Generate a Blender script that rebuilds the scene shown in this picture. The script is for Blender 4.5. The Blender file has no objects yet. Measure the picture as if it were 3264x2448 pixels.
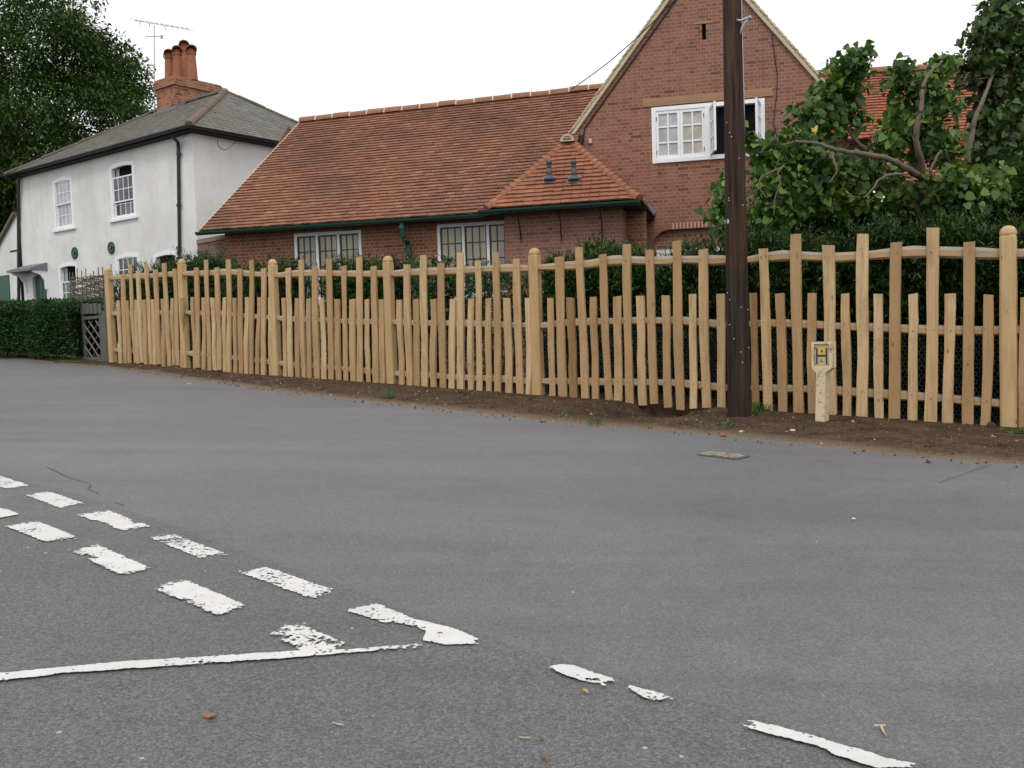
import bpy, bmesh, math, random
import numpy as np
from mathutils import Vector, Matrix
random.seed(7); rng=np.random.default_rng(7)
C=bpy.context.scene.collection; sc=bpy.context.scene
R=math.radians
# ------------------------------------------------------------------ survey of the place (camera frame -> world)
MW=np.array([[9.99524528e-01,-3.08337224e-02,0],[-1.62232312e-03,-5.25902040e-02,9.98614860e-01],[-3.07910134e-02,-9.98140046e-01,-5.26152211e-02]])
FPX=2950.3; S=.58
CAMZ=1.5038497727999969*S; CAM=np.array([0,0,CAMZ])
NG=np.array([0.04537573,-0.0143369,0.99886711])          # normal of the sloping road
def ray(x,y): return MW@np.array([(x-1632)/FPX,(y-1224)/FPX,1.])
def gz(x,y): return -(NG[0]*x+NG[1]*y)/NG[2]              # height of the sloping ground
def ground(px,py,off=0.):
    d=ray(px,py); t=(-NG@CAM+off)/(NG@d); return CAM+d*t
def depth(px,py,D):
    d=ray(px,py); return CAM+d*(D/d[1])
def onplane(px,py,p0,n):
    d=ray(px,py); t=((np.asarray(p0)-CAM)@n)/(d@n); return CAM+d*t
def V(*a): return np.array(a,float)
UP=V(0,0,1)
class Frame:                                              # a vertical wall plane: u along it, v up, w out towards the street
    def __init__(s,o,u,n): s.o=np.array(o,float); s.u=np.array(u,float); s.n=np.array(n,float)
    def p(s,u,v,w=0.): return np.array([s.o[0]+s.u[0]*u+s.n[0]*w, s.o[1]+s.u[1]*u+s.n[1]*w, v+s.n[2]*w])
    def px(s,x,y,w=0.):
        q=onplane(x,y,s.o+s.n*w,s.n); return float((q-s.o)@s.u), float(q[2])
# ------------------------------------------------------------------ mesh helpers
def nrm(a): a=np.asarray(a,float); return a/np.linalg.norm(a)
class MB:
    def __init__(s): s.v=[]; s.f=[]; s.m=[]; s.uv={}
    def add(s,pts,faces,m=0,uvs=None):
        b=len(s.v); s.v+= [tuple(map(float,p)) for p in pts]
        for i,f in enumerate(faces):
            s.f.append([b+k for k in f]); s.m.append(m)
            if uvs is not None: s.uv[len(s.f)-1]=[uvs[k] for k in f]
        return s
    def quad(s,a,b,c,d,m=0,uv=None): return s.add([a,b,c,d],[(0,1,2,3)],m,uv)
    def poly(s,pts,m=0,uv=None): return s.add(pts,[tuple(range(len(pts)))],m,uv)
    def hexa(s,a,b,m=0):                                   # two matching quads -> closed block
        return s.add(list(a)+list(b),[(3,2,1,0),(4,5,6,7),(0,1,5,4),(1,2,6,5),(2,3,7,6),(3,0,4,7)],m)
    def fbox(s,F,u0,u1,v0,v1,w0,w1,m=0):
        a=[F.p(u0,v0,w0),F.p(u1,v0,w0),F.p(u1,v1,w0),F.p(u0,v1,w0)]
        b=[F.p(u0,v0,w1),F.p(u1,v0,w1),F.p(u1,v1,w1),F.p(u0,v1,w1)]
        return s.hexa(a,b,m)
    def bar(s,a,b,w,h,side=None,m=0):                      # rectangular bar from a to b
        a=np.asarray(a,float); b=np.asarray(b,float); t=nrm(b-a)
        if side is None: side=np.cross(t,UP) if abs(t[2])<.9 else np.cross(t,V(0,1,0))
        side=nrm(side); o=np.cross(side,t)
        q=[side*sx*w/2+o*sy*h/2 for sx,sy in((-1,-1),(1,-1),(1,1),(-1,1))]
        return s.hexa([a+k for k in q],[b+k for k in q],m)
    def tube(s,pts,rad,n=8,m=0,cap=True):
        pts=[np.asarray(p,float) for p in pts]
        if not hasattr(rad,'__len__'): rad=[rad]*len(pts)
        ref=V(.31,.2,.93); vs=[]; fs=[]
        t0=nrm(pts[-1]-pts[0]) if np.linalg.norm(pts[-1]-pts[0])>1e-6 else UP
        if abs(t0@ref)>.9: ref=V(1,.1,0)
        for i,p in enumerate(pts):
            t=nrm(pts[min(i+1,len(pts)-1)]-pts[max(i-1,0)])
            a=nrm(np.cross(t,ref)); b=np.cross(t,a)
            for k in range(n):
                an=2*math.pi*k/n; vs.append(p+(a*math.cos(an)+b*math.sin(an))*rad[i])
        for i in range(len(pts)-1):
            for k in range(n):
                k2=(k+1)%n; fs.append((i*n+k,i*n+k2,(i+1)*n+k2,(i+1)*n+k))
        if cap: fs.append(tuple(range(n-1,-1,-1))); fs.append(tuple((len(pts)-1)*n+k for k in range(n)))
        return s.add(vs,fs,m)
    def lathe(s,base,prof,n=14,m=0,axis=UP,ref=None):
        axis=nrm(axis); ref=V(1,0,0) if abs(axis[0])<.9 else V(0,1,0)
        a=nrm(np.cross(axis,ref)); b=np.cross(axis,a); vs=[];fs=[]
        for r,h in prof:
            for k in range(n):
                an=2*math.pi*k/n; vs.append(np.asarray(base)+axis*h+(a*math.cos(an)+b*math.sin(an))*r)
        for i in range(len(prof)-1):
            for k in range(n):
                k2=(k+1)%n; fs.append((i*n+k,i*n+k2,(i+1)*n+k2,(i+1)*n+k))
        fs.append(tuple(range(n-1,-1,-1))); fs.append(tuple((len(prof)-1)*n+k for k in range(n)))
        return s.add(vs,fs,m)
    def build(s,name,mats,parent=None,smooth=False,loc=None,bevel=0):
        L=rootloc(parent) if parent is not None else (np.zeros(3) if loc is None else np.asarray(loc,float))
        me=bpy.data.meshes.new(name)
        me.from_pydata([tuple(np.array(p)-L) for p in s.v],[],s.f)
        if not isinstance(mats,(list,tuple)): mats=[mats]
        for m in mats: me.materials.append(m)
        me.polygons.foreach_set('material_index',s.m)
        if s.uv:
            ul=me.uv_layers.new(name='UVMap')
            for fi,u in s.uv.items():
                for k,li in enumerate(me.polygons[fi].loop_indices): ul.data[li].uv=u[k]
        if smooth: me.polygons.foreach_set('use_smooth',[True]*len(me.polygons))
        me.update()
        bm=bmesh.new(); bm.from_mesh(me); bmesh.ops.recalc_face_normals(bm,faces=bm.faces)
        if bevel:
            bmesh.ops.remove_doubles(bm,verts=bm.verts,dist=1e-5)
            bmesh.ops.bevel(bm,geom=[e for e in bm.edges],offset=bevel,segments=1,affect='EDGES',clamp_overlap=True)
        bm.to_mesh(me); bm.free()
        return link(name,me,parent,L)
def link(name,me,parent,L):
    o=bpy.data.objects.new(name,me); C.objects.link(o)
    if parent is not None: o.parent=parent
    else: o.location=tuple(L)
    return o
LOC={}
def rootloc(o):
    while o.parent is not None: o=o.parent
    return np.array(o.location)
def thing(name,loc,label,cat,group=None):
    o=bpy.data.objects.new(name,None); C.objects.link(o); o.empty_display_size=.2
    o.location=tuple(map(float,loc)); return tag(o,label,cat,group)
def tag(o,label,cat,group=None):
    o['label']=label; o['category']=cat
    if group: o['group']=group
    return o
def struct(o): o['kind']='structure'; return o
def npmesh(name,verts,k,mat,parent=None,loc=None,smooth=False):     # verts (N,k,3): N separate k-gons
    L=rootloc(parent) if parent is not None else (np.zeros(3) if loc is None else np.asarray(loc,float))
    N=len(verts); me=bpy.data.meshes.new(name)
    v=(verts-L).reshape(-1,3).astype(np.float32)
    me.vertices.add(N*k); me.vertices.foreach_set('co',v.ravel())
    me.loops.add(N*k); me.loops.foreach_set('vertex_index',np.arange(N*k,dtype=np.int32))
    me.polygons.add(N); me.polygons.foreach_set('loop_start',np.arange(0,N*k,k,dtype=np.int32))
    try: me.polygons.foreach_set('loop_total',np.full(N,k,dtype=np.int32))
    except Exception: pass
    me.materials.append(mat); me.update(calc_edges=True); me.validate()
    return link(name,me,parent,L)
def frames(d,up):                                                    # leaf frames from long axis d and rough normal up
    d=d/np.linalg.norm(d,axis=1,keepdims=True); s=np.cross(d,up); s/=np.linalg.norm(s,axis=1,keepdims=True)+1e-9
    return d,s,np.cross(s,d)
LEAF=np.array([(0,0,0),(.32,.38,.05),(.68,.3,.02),(1,0,-.1),(.68,-.3,.02),(.32,-.38,.05)])
HEART=np.array([(0,0,0),(-.08,.28,.06),(.18,.5,.08),(.6,.36,.0),(1,0,-.16),(.6,-.36,.0),(.18,-.5,.08),(-.08,-.28,.06)])
NEED=np.array([(0,.5,0),(1,.18,-.05),(1,-.18,-.05),(0,-.5,0)])
KITE=np.array([(0,0,0),(.45,.42,.06),(1,0,-.06),(.45,-.42,.06)])
def leaves(name,c,d,up,L,W,shape,mat,parent=None,loc=None):
    d,s,n=frames(d,up); k=len(shape); out=np.empty((len(c),k,3))
    for i,(a,b,h) in enumerate(shape): out[:,i]=c+d*(a*L)[:,None]+s*(b*W)[:,None]+n*(h*L)[:,None]
    return npmesh(name,out,k,mat,parent,loc)
def rdir(n): 
    v=rng.normal(size=(n,3)); return v/np.linalg.norm(v,axis=1,keepdims=True)
# ------------------------------------------------------------------ materials
class NT:
    def __init__(s,name):
        s.m=bpy.data.materials.new(name); s.m.use_nodes=True; s.t=s.m.node_tree; s.t.nodes.clear()
        s.out=s.n('ShaderNodeOutputMaterial')
    def n(s,ty,**k):
        o=s.t.nodes.new(ty)
        for a,b in k.items(): setattr(o,a,b)
        return o
    def l(s,a,b): s.t.links.new(a,b)
    def set(s,sock,v):
        if hasattr(v,'is_output') or isinstance(v,bpy.types.NodeSocket): s.l(v,sock)
        else: sock.default_value=v
    def coord(s,kind='Object',scale=(1,1,1),rot=(0,0,0)):
        tc=s.n('ShaderNodeTexCoord'); mp=s.n('ShaderNodeMapping'); mp.inputs['Scale'].default_value=scale; mp.inputs['Rotation'].default_value=rot
        s.l(tc.outputs[kind],mp.inputs[0]); return mp.outputs[0]
    def pos(s,scale=(1,1,1)):
        g=s.n('ShaderNodeNewGeometry'); mp=s.n('ShaderNodeMapping'); mp.inputs['Scale'].default_value=scale
        s.l(g.outputs['Position'],mp.inputs[0]); return mp.outputs[0]
    def noise(s,vec,scale,detail=4,rough=.55,dist=0):
        o=s.n('ShaderNodeTexNoise'); s.l(vec,o.inputs['Vector']); o.inputs['Scale'].default_value=scale; o.inputs['Detail'].default_value=detail
        o.inputs['Roughness'].default_value=rough; o.inputs['Distortion'].default_value=dist; return o.outputs['Fac']
    def vor(s,vec,scale,feature='F1',out='Distance'):
        o=s.n('ShaderNodeTexVoronoi',feature=feature); s.l(vec,o.inputs['Vector']); o.inputs['Scale'].default_value=scale; return o.outputs[out]
    def ramp(s,fac,stops,interp='LINEAR'):
        o=s.n('ShaderNodeValToRGB'); s.l(fac,o.inputs[0]); e=o.color_ramp; e.interpolation=interp
        while len(e.elements)<len(stops): e.elements.new(.5)
        for q,(p,c) in zip(e.elements,stops):
            q.position=p; q.color=(c,c,c,1) if not hasattr(c,'__len__') else (*c,1)
        return o.outputs[0]
    def mix(s,fac,a,b,mode='MIX'):
        o=s.n('ShaderNodeMix',data_type='RGBA',blend_type=mode)
        s.set(o.inputs[0],fac)
        for sock,v in((o.inputs[6],a),(o.inputs[7],b)):
            if isinstance(v,(tuple,list)): sock.default_value=(*v,1) if len(v)==3 else v
            else: s.l(v,sock)
        return o.outputs[2]
    def math(s,op,a,b=0.,clamp=False):
        o=s.n('ShaderNodeMath',operation=op,use_clamp=clamp); s.set(o.inputs[0],a); s.set(o.inputs[1],b); return o.outputs[0]
    def bump(s,h,strength=.5,dist=.01,nin=None):
        o=s.n('ShaderNodeBump'); s.l(h,o.inputs['Height']); o.inputs['Strength'].default_value=strength; o.inputs['Distance'].default_value=dist
        if nin is not None: s.l(nin,o.inputs['Normal'])
        return o.outputs[0]
    def bsdf(s,col,rough=.8,spec=.3,normal=None,metal=0,finish=True):
        b=s.n('ShaderNodeBsdfPrincipled')
        if isinstance(col,(tuple,list)): b.inputs['Base Color'].default_value=(*col,1)
        else: s.l(col,b.inputs['Base Color'])
        s.set(b.inputs['Roughness'],rough); b.inputs['Specular IOR Level'].default_value=spec; b.inputs['Metallic'].default_value=metal
        if normal is not None: s.l(normal,b.inputs['Normal'])
        if finish: s.l(b.outputs[0],s.out.inputs[0])
        return b.outputs[0]
def simple(name,col,rough=.6,spec=.3,var=.15,scale=12,bump=.15,metal=0):
    t=NT(name); p=t.pos(); f=t.noise(p,scale,5)
    c=t.mix(f,tuple(k*(1-var) for k in col),tuple(min(1,k*(1+var)) for k in col))
    t.bsdf(c,rough,spec,t.bump(t.noise(p,scale*4,4),bump,.005),metal); return t.m
def m_asphalt(name,lo,hi,agg,aggc,speck,bstr,rough,tint=(1,1,1.03)):
    t=NT(name); p=t.pos()
    big=t.noise(p,.45,5,.6); mid=t.noise(p,6,4,.6)
    ag=t.n('ShaderNodeTexVoronoi'); t.l(p,ag.inputs['Vector']); ag.inputs['Scale'].default_value=agg
    bw=t.n('ShaderNodeRGBToBW'); t.l(ag.outputs['Color'],bw.inputs[0])
    ag2=t.noise(p,agg*1.7,2,.7)
    base=t.mix(t.ramp(big,[(.3,0.),(.7,1.)]),tuple(lo*k for k in tint),tuple(hi*k for k in tint))
    base=t.mix(t.math('MULTIPLY',t.ramp(mid,[(.35,0.),(.7,1.)]),.35),base,tuple(lo*.8*k for k in tint))
    base=t.mix(aggc,base,t.ramp(bw.outputs[0],[(0,.45),(.55,1.),(1,1.6)]),'MULTIPLY')
    base=t.mix(.72,base,t.ramp(ag2,[(.3,.35),(.5,1.),(.72,1.65)]),'MULTIPLY')
    st=t.n('ShaderNodeMapping'); st.inputs['Rotation'].default_value=(0,0,R(38)); st.inputs['Scale'].default_value=(.22,1.5,1); t.l(p,st.inputs[0])
    base=t.mix(.75,base,t.ramp(t.noise(st.outputs[0],1.,4,.6,.6),[(.3,.80),(.5,1.),(.72,1.16)]),'MULTIPLY')
    base=t.mix(.6,base,t.ramp(t.noise(p,1.7,6,.7,.8),[(.28,.72),(.42,1.),(.62,1.),(.75,1.14)]),'MULTIPLY')
    v2=t.n('ShaderNodeTexVoronoi'); t.l(p,v2.inputs['Vector']); v2.inputs['Scale'].default_value=28
    b2=t.n('ShaderNodeRGBToBW'); t.l(v2.outputs['Color'],b2.inputs[0])
    dot=t.math('MULTIPLY',t.math('LESS_THAN',v2.outputs['Distance'],.16),t.math('GREATER_THAN',b2.outputs[0],1-speck))
    base=t.mix(t.math('MULTIPLY',dot,.75),base,(.55,.53,.48))
    h=t.math('ADD',t.math('MULTIPLY',ag.outputs['Distance'],-1.),t.math('MULTIPLY',ag2,1.2))
    t.bsdf(base,rough,.5,t.bump(h,bstr,.006)); return t.m
def m_paint():
    t=NT('worn_road_paint'); p=t.pos()
    ea=t.n('ShaderNodeAttribute',attribute_name='edge').outputs['Fac']; we=t.n('ShaderNodeAttribute',attribute_name='wear').outputs['Fac']
    n1=t.noise(p,48,5,.7); n2=t.noise(p,8,3,.5); n3=t.vor(p,75)
    s=t.math('ADD',t.math('MULTIPLY',n1,.55),t.math('ADD',t.math('MULTIPLY',n2,.35),t.math('MULTIPLY',n3,.18)))
    s=t.math('ADD',s,t.math('MULTIPLY',ea,.22))                 # solid in the middle, ragged at the rim
    thr=t.math('ADD',t.math('MULTIPLY',we,.30),.585)
    a=t.math('MULTIPLY',t.math('SUBTRACT',s,thr),26.,True)
    col=t.mix(t.noise(p,20,5),(.52,.51,.48),(.72,.71,.685))
    col=t.mix(t.ramp(t.noise(p,3,4),[(.45,0.),(.8,.4)]),col,(.42,.41,.39))
    b=t.bsdf(col,.7,.3,t.bump(n1,.3,.004),finish=False)
    tr=t.n('ShaderNodeBsdfTransparent'); mx=t.n('ShaderNodeMixShader'); t.l(a,mx.inputs[0]); t.l(tr.outputs[0],mx.inputs[1]); t.l(b,mx.inputs[2])
    t.l(mx.outputs[0],t.out.inputs[0]); return t.m
def m_soil(name='bare_soil',a=(.050,.032,.020),b=(.125,.083,.052),dust=False):
    t=NT(name); p=t.pos(); n1=t.noise(p,3.5,6,.65); n2=t.noise(p,45,5,.7)
    c=t.mix(t.ramp(n1,[(.3,0.),(.7,1.)]),a,b); c=t.mix(.8,c,t.ramp(n2,[(.25,.3),(.5,1.),(.8,2.1)]),'MULTIPLY'); c=t.mix(.6,c,t.ramp(t.noise(p,13,4,.7),[(.3,.5),(.5,1.),(.7,1.4)]),'MULTIPLY')
    v=t.n('ShaderNodeTexVoronoi'); t.l(p,v.inputs['Vector']); v.inputs['Scale'].default_value=34
    bw=t.n('ShaderNodeRGBToBW'); t.l(v.outputs['Color'],bw.inputs[0])
    dot=t.math('MULTIPLY',t.math('LESS_THAN',v.outputs['Distance'],.3),t.math('GREATER_THAN',bw.outputs[0],.76))
    c=t.mix(t.math('MULTIPLY',dot,.7),c,(.33,.28,.22))
    if dust: c=t.mix(t.math('MULTIPLY',t.n('ShaderNodeAttribute',attribute_name='hollow_dark').outputs['Fac'],.85),c,(.010,.008,.006))  # soil colour goes near-black towards the centre of the verge hollow
    if dust: c=t.mix(t.math('MULTIPLY',t.n('ShaderNodeAttribute',attribute_name='dust').outputs['Fac'],t.ramp(n2,[(.3,.4),(.6,1.)])),c,(.27,.205,.145))
    h=t.math('ADD',n2,t.math('MULTIPLY',dot,.5)); t.bsdf(c,.95,.1,t.bump(h,.9,.03)); return t.m
def m_wood(name,cols,grain=.6,end=(.34,.21,.10),yellow=0):
    t=NT(name); oi=t.n('ShaderNodeObjectInfo'); rnd=oi.outputs['Random']
    g=t.n('ShaderNodeNewGeometry'); ad=t.n('ShaderNodeVectorMath',operation='ADD'); t.l(g.outputs['Position'],ad.inputs[0])
    sc_=t.n('ShaderNodeVectorMath',operation='SCALE'); cb=t.n('ShaderNodeCombineXYZ'); t.l(rnd,cb.inputs[0]); t.l(rnd,cb.inputs[1]); t.l(rnd,cb.inputs[2])
    t.l(cb.outputs[0],sc_.inputs[0]); sc_.inputs['Scale'].default_value=37.; t.l(sc_.outputs[0],ad.inputs[1])
    def mp(s):
        q=t.n('ShaderNodeMapping'); q.inputs['Scale'].default_value=s; t.l(ad.outputs[0],q.inputs[0]); return q.outputs[0]
    gr=t.noise(mp((42,42,1.6)),1,6,.7,.6); bl=t.noise(mp((9,9,2.2)),1,5,.65); saw=t.noise(mp((3,3,140)),1,2,.5)
    c=t.ramp(rnd,[(0,cols[0]),(.35,cols[1]),(.7,cols[2]),(1,cols[3])])
    c=t.mix(t.math('MULTIPLY',t.ramp(gr,[(.4,0.),(.75,1.)]),grain),c,tuple(k*.62 for k in cols[1]))
    c=t.mix(t.math('MULTIPLY',t.ramp(bl,[(.48,0.),(.75,1.)]),.65),c,end)
    c=t.mix(.16,c,t.ramp(saw,[(.3,.72),(.7,1.2)]),'MULTIPLY')
    v=t.n('ShaderNodeTexVoronoi'); t.l(mp((9,9,4)),v.inputs['Vector']); v.inputs['Scale'].default_value=1
    c=t.mix(t.math('MULTIPLY',t.math('LESS_THAN',v.outputs['Distance'],.085),.6),c,(.10,.06,.03))
    t.bsdf(c,.75,.25,t.bump(t.math('ADD',gr,t.math('MULTIPLY',saw,.5)),.35,.004)); return t.m
def m_rail():
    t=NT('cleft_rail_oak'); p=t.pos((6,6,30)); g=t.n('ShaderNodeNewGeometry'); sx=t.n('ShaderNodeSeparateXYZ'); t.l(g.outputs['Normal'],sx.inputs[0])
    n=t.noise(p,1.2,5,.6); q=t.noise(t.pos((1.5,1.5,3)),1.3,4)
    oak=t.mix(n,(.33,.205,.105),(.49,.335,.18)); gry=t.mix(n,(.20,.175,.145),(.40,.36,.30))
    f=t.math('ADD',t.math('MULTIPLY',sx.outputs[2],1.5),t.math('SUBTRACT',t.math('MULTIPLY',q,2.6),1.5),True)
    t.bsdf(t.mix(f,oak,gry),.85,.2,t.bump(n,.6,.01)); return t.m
def m_brick(name,c1,c2,c3,mortar,bw=.215,bh=.066,dark=.5):
    t=NT(name); uv=t.coord('UV'); br=t.n('ShaderNodeTexBrick'); t.l(uv,br.inputs['Vector'])
    br.offset=.5; br.squash=.5; br.squash_frequency=2
    br.inputs['Color1'].default_value=(0,0,0,1); br.inputs['Color2'].default_value=(1,1,1,1); br.inputs['Mortar'].default_value=(.5,.5,.5,1)
    br.inputs['Scale'].default_value=1; br.inputs['Mortar Size'].default_value=.0055; br.inputs['Mortar Smooth'].default_value=.25; br.inputs['Bias'].default_value=0
    br.inputs['Brick Width'].default_value=bw; br.inputs['Row Height'].default_value=bh
    p=t.pos(); n=t.noise(p,9,5,.6); n2=t.noise(p,.8,4,.6); n3=t.noise(p,70,4,.6)
    rr=t.ramp(br.outputs['Color'],[(0,c1),(.45,c2),(.8,c3),(1,tuple(k*dark for k in c1))])
    c=t.mix(t.math('MULTIPLY',n,.5),rr,c2); c=t.mix(.5,c,t.ramp(n3,[(.3,.6),(.7,1.35)]),'MULTIPLY')
    c=t.mix(t.math('MULTIPLY',t.ramp(n2,[(.45,0.),(.75,1.)]),.35),c,(.20,.13,.11))
    mo=t.mix(n3,tuple(k*.75 for k in mortar),mortar)
    c=t.mix(br.outputs['Fac'],c,mo)
    h=t.math('ADD',t.math('MULTIPLY',br.outputs['Fac'],-1.),t.math('MULTIPLY',n3,.35))
    t.bsdf(c,.9,.15,t.bump(h,.6,.012)); return t.m
def m_tile(name,cols,dark,amt=.75,moss=0):
    t=NT(name); g=t.n('ShaderNodeNewGeometry'); r=g.outputs['Random Per Island']; p=t.pos()
    c=t.ramp(r,[(0,cols[0]),(.3,cols[1]),(.65,cols[2]),(1,cols[3])])
    big=t.noise(p,.55,5,.62); n=t.noise(p,40,4,.65)
    c=t.mix(t.math('MULTIPLY',t.ramp(big,[(.36,0.),(.62,1.)]),amt),c,dark)
    c=t.mix(.5,c,t.ramp(n,[(.3,.6),(.7,1.35)]),'MULTIPLY')
    t.bsdf(c,.85,.2,t.bump(n,.4,.006)); return t.m
def m_leaf(name,cols,spec=.35,trans=.3,rough=.45,big=1.2):
    t=NT(name); g=t.n('ShaderNodeNewGeometry'); r=g.outputs['Random Per Island']; p=t.pos()
    c=t.ramp(r,[(i/(len(cols)-1),q) for i,q in enumerate(cols)])
    b=t.noise(p,big,3,.5); c=t.mix(.8,c,t.ramp(b,[(.3,.45),(.7,1.4)]),'MULTIPLY')
    d=t.bsdf(c,rough,spec,finish=False); tr=t.n('ShaderNodeBsdfTranslucent'); t.l(t.mix(1.,c,(1.1,1.2,.5),'MULTIPLY'),tr.inputs[0])
    mx=t.n('ShaderNodeMixShader'); mx.inputs[0].default_value=trans; t.l(d,mx.inputs[1]); t.l(tr.outputs[0],mx.inputs[2]); t.l(mx.outputs[0],t.out.inputs[0]); return t.m
def m_render():
    t=NT('white_render'); p=t.pos(); n=t.noise(p,.7,6,.65); n2=t.noise(p,30,4,.6); st=t.noise(t.pos((2.5,2.5,.35)),1.2,5,.6)
    c=t.mix(t.ramp(n,[(.35,0.),(.7,1.)]),(.65,.645,.62),(.78,.775,.755)); c=t.mix(t.math('MULTIPLY',t.ramp(st,[(.48,0.),(.75,1.)]),.28),c,(.46,.45,.42)); c=t.mix(t.math('MULTIPLY',t.ramp(t.noise(p,1.9,5,.7,.5),[(.52,0.),(.72,1.)]),.5),c,(.53,.52,.49))
    t.bsdf(c,.9,.15,t.bump(t.math('ADD',t.math('MULTIPLY',n2,.3),n),.35,.02)); return t.m
def m_slate():
    t=NT('roof_slate'); g=t.n('ShaderNodeNewGeometry'); r=g.outputs['Random Per Island']; p=t.pos(); n=t.noise(p,.9,5,.65); n2=t.noise(p,25,4,.6)
    c=t.ramp(r,[(0,(.105,.105,.105)),(.5,(.14,.14,.135)),(1,(.18,.18,.175))]); c=t.mix(t.math('MULTIPLY',t.ramp(n,[(.34,0.),(.6,1.)]),.8),c,(.155,.13,.09))
    c=t.mix(.5,c,t.ramp(n2,[(.3,.65),(.7,1.3)]),'MULTIPLY'); t.bsdf(c,.75,.3,t.bump(n2,.3,.005)); return t.m
def m_pane(name,c1,c2,scale=2.,rough=.06):
    t=NT(name); p=t.pos(); n=t.noise(p,scale,3,.5); c=t.mix(t.ramp(n,[(.4,0.),(.6,1.)]),c1,c2); t.bsdf(c,rough,.5,t.bump(t.noise(p,3,2),.04,.02)); return t.m
def m_pole():
    t=NT('creosoted_pole'); p=t.coord('Object',(30,30,1.1)); n=t.noise(p,1,6,.65,.3); n2=t.noise(t.pos((2,2,1)),1.6,4); g=t.n('ShaderNodeNewGeometry'); sx=t.n('ShaderNodeSeparateXYZ'); t.l(g.outputs['Position'],sx.inputs[0])
    n=t.ramp(n,[(.36,0.),(.64,1.)]); c=t.mix(n,(.014,.010,.008),(.085,.046,.030)); c=t.mix(t.math('MULTIPLY',t.ramp(n2,[(.42,0.),(.68,1.)]),.7),c,(.035,.026,.024))
    lo=t.math('MULTIPLY',t.math('SUBTRACT',1.42,sx.outputs[2]),30.,True)
    c=t.mix(t.math('MULTIPLY',lo,.8),c,t.mix(n,(.012,.011,.011),(.050,.036,.030)))
    t.bsdf(c,.75,.14,t.bump(n,.7,.006)); return t.m
def m_concrete():
    t=NT('flaking_cream_concrete'); p=t.pos(); v=t.noise(p,55,5,.75); n=t.noise(p,14,5,.7)
    c=t.mix(n,(.58,.46,.30),(.72,.61,.44)); c=t.mix(t.ramp(t.math('MULTIPLY',v,n),[(.295,0.),(.33,1.)]),c,(.20,.18,.15)); c=t.mix(t.ramp(t.noise(p,7,4,.6),[(.5,0.),(.75,.5)]),c,(.42,.33,.21))
    t.bsdf(c,.85,.2,t.bump(v,.5,.005)); return t.m
POLEBAND=1.42
# ------------------------------------------------------------------ material set
M={}
M['road']=m_asphalt('smooth_asphalt',.120,.150,150,.5,.05,.35,.55)
M['side']=m_asphalt('coarse_asphalt',.132,.158,150,.75,.12,.75,.62,(1,.985,.985))
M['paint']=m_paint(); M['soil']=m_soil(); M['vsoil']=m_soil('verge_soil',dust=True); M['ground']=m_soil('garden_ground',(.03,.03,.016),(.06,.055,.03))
M['pale']=m_wood('sawn_oak_pale',[(.38,.235,.115),(.48,.315,.16),(.54,.37,.195),(.62,.455,.265)],.8,(.28,.155,.075))
M['brown']=m_wood('brown_oak_pale',[(.20,.115,.055),(.25,.14,.065),(.29,.17,.08),(.32,.19,.09)],.6,(.13,.07,.03))
M['post']=m_wood('oak_post',[(.49,.325,.160),(.52,.35,.175),(.54,.37,.19),(.57,.395,.21)],.55,(.33,.205,.09))
M['rail']=m_rail()
M['greywood']=m_wood('weathered_grey_wood',[(.085,.082,.078),(.10,.096,.09),(.12,.115,.108),(.13,.125,.118)],.6,(.06,.058,.054))
M['greywood2']=m_wood('weathered_lattice_wood',[(.20,.185,.165),(.22,.20,.18),(.24,.22,.20),(.25,.23,.21)],.5,(.12,.11,.10))
M['wattle']=m_wood('hazel_wattle',[(.13,.105,.08),(.16,.13,.10),(.18,.15,.115),(.20,.165,.13)],.6,(.12,.09,.06))
M['brick']=m_brick('red_brick',(.195,.080,.056),(.265,.112,.078),(.30,.138,.098),(.37,.285,.215))
M['brick2']=m_brick('cottage_brick',(.21,.080,.046),(.26,.105,.062),(.31,.13,.075),(.44,.35,.25),.215,.066)
M['oldbrick']=m_brick('old_brick',(.16,.10,.075),(.21,.13,.10),(.24,.16,.12),(.27,.23,.19))
M['stackbrick']=m_brick('chimney_brick',(.10,.05,.035),(.34,.13,.065),(.40,.17,.085),(.40,.33,.26),.23,.08,.3)
M['arch']=simple('arch_brick',(.27,.12,.09),.9,.15,.3,30,.4); M['mortar']=simple('lime_mortar',(.62,.55,.45),.9,.1)
M['tile']=m_tile('clay_tile',[(.26,.116,.070),(.30,.136,.082),(.235,.106,.070),(.37,.185,.115)],(.145,.082,.060),.7)
M['tile2']=m_tile('new_clay_tile',[(.31,.122,.068),(.355,.148,.083),(.315,.13,.076),(.42,.195,.115)],(.21,.09,.06),.6)
M['tile3']=m_tile('wing_tile',[(.32,.105,.062),(.36,.125,.072),(.33,.115,.066),(.41,.165,.10)],(.25,.09,.06),.5)
M['ridge']=simple('ridge_clay',(.27,.13,.075),.85,.2,.35,6,.4); M['verge']=simple('tile_undercloak',(.50,.42,.30),.9,.1,.3,20,.3)
M['creasing']=simple('tile_creasing',(.40,.235,.135),.9,.1,.35,40,.4)
M['slate']=m_slate(); M['render']=m_render(); M['lead']=simple('lead_flashing',(.17,.175,.19),.6,.4)
M['oldridge']=simple('lichened_ridge',(.165,.125,.105),.9,.15,.5,18,.5)
M['oldridge2']=simple('grey_lichened_ridge',(.135,.11,.09),.9,.15,.5,18,.5); M['green']=simple('dark_green_paint',(.012,.055,.038),.35,.5,.15); M['black']=simple('black_iron',(.012,.013,.014),.4,.5); M['door']=simple('green_door_paint',(.012,.072,.045),.4,.4)
M['white']=simple('white_gloss_paint',(.80,.81,.83),.4,.4,.04,5,.05); M['soffit']=simple('dark_eaves_timber',(.02,.018,.016),.7,.2)
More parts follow.
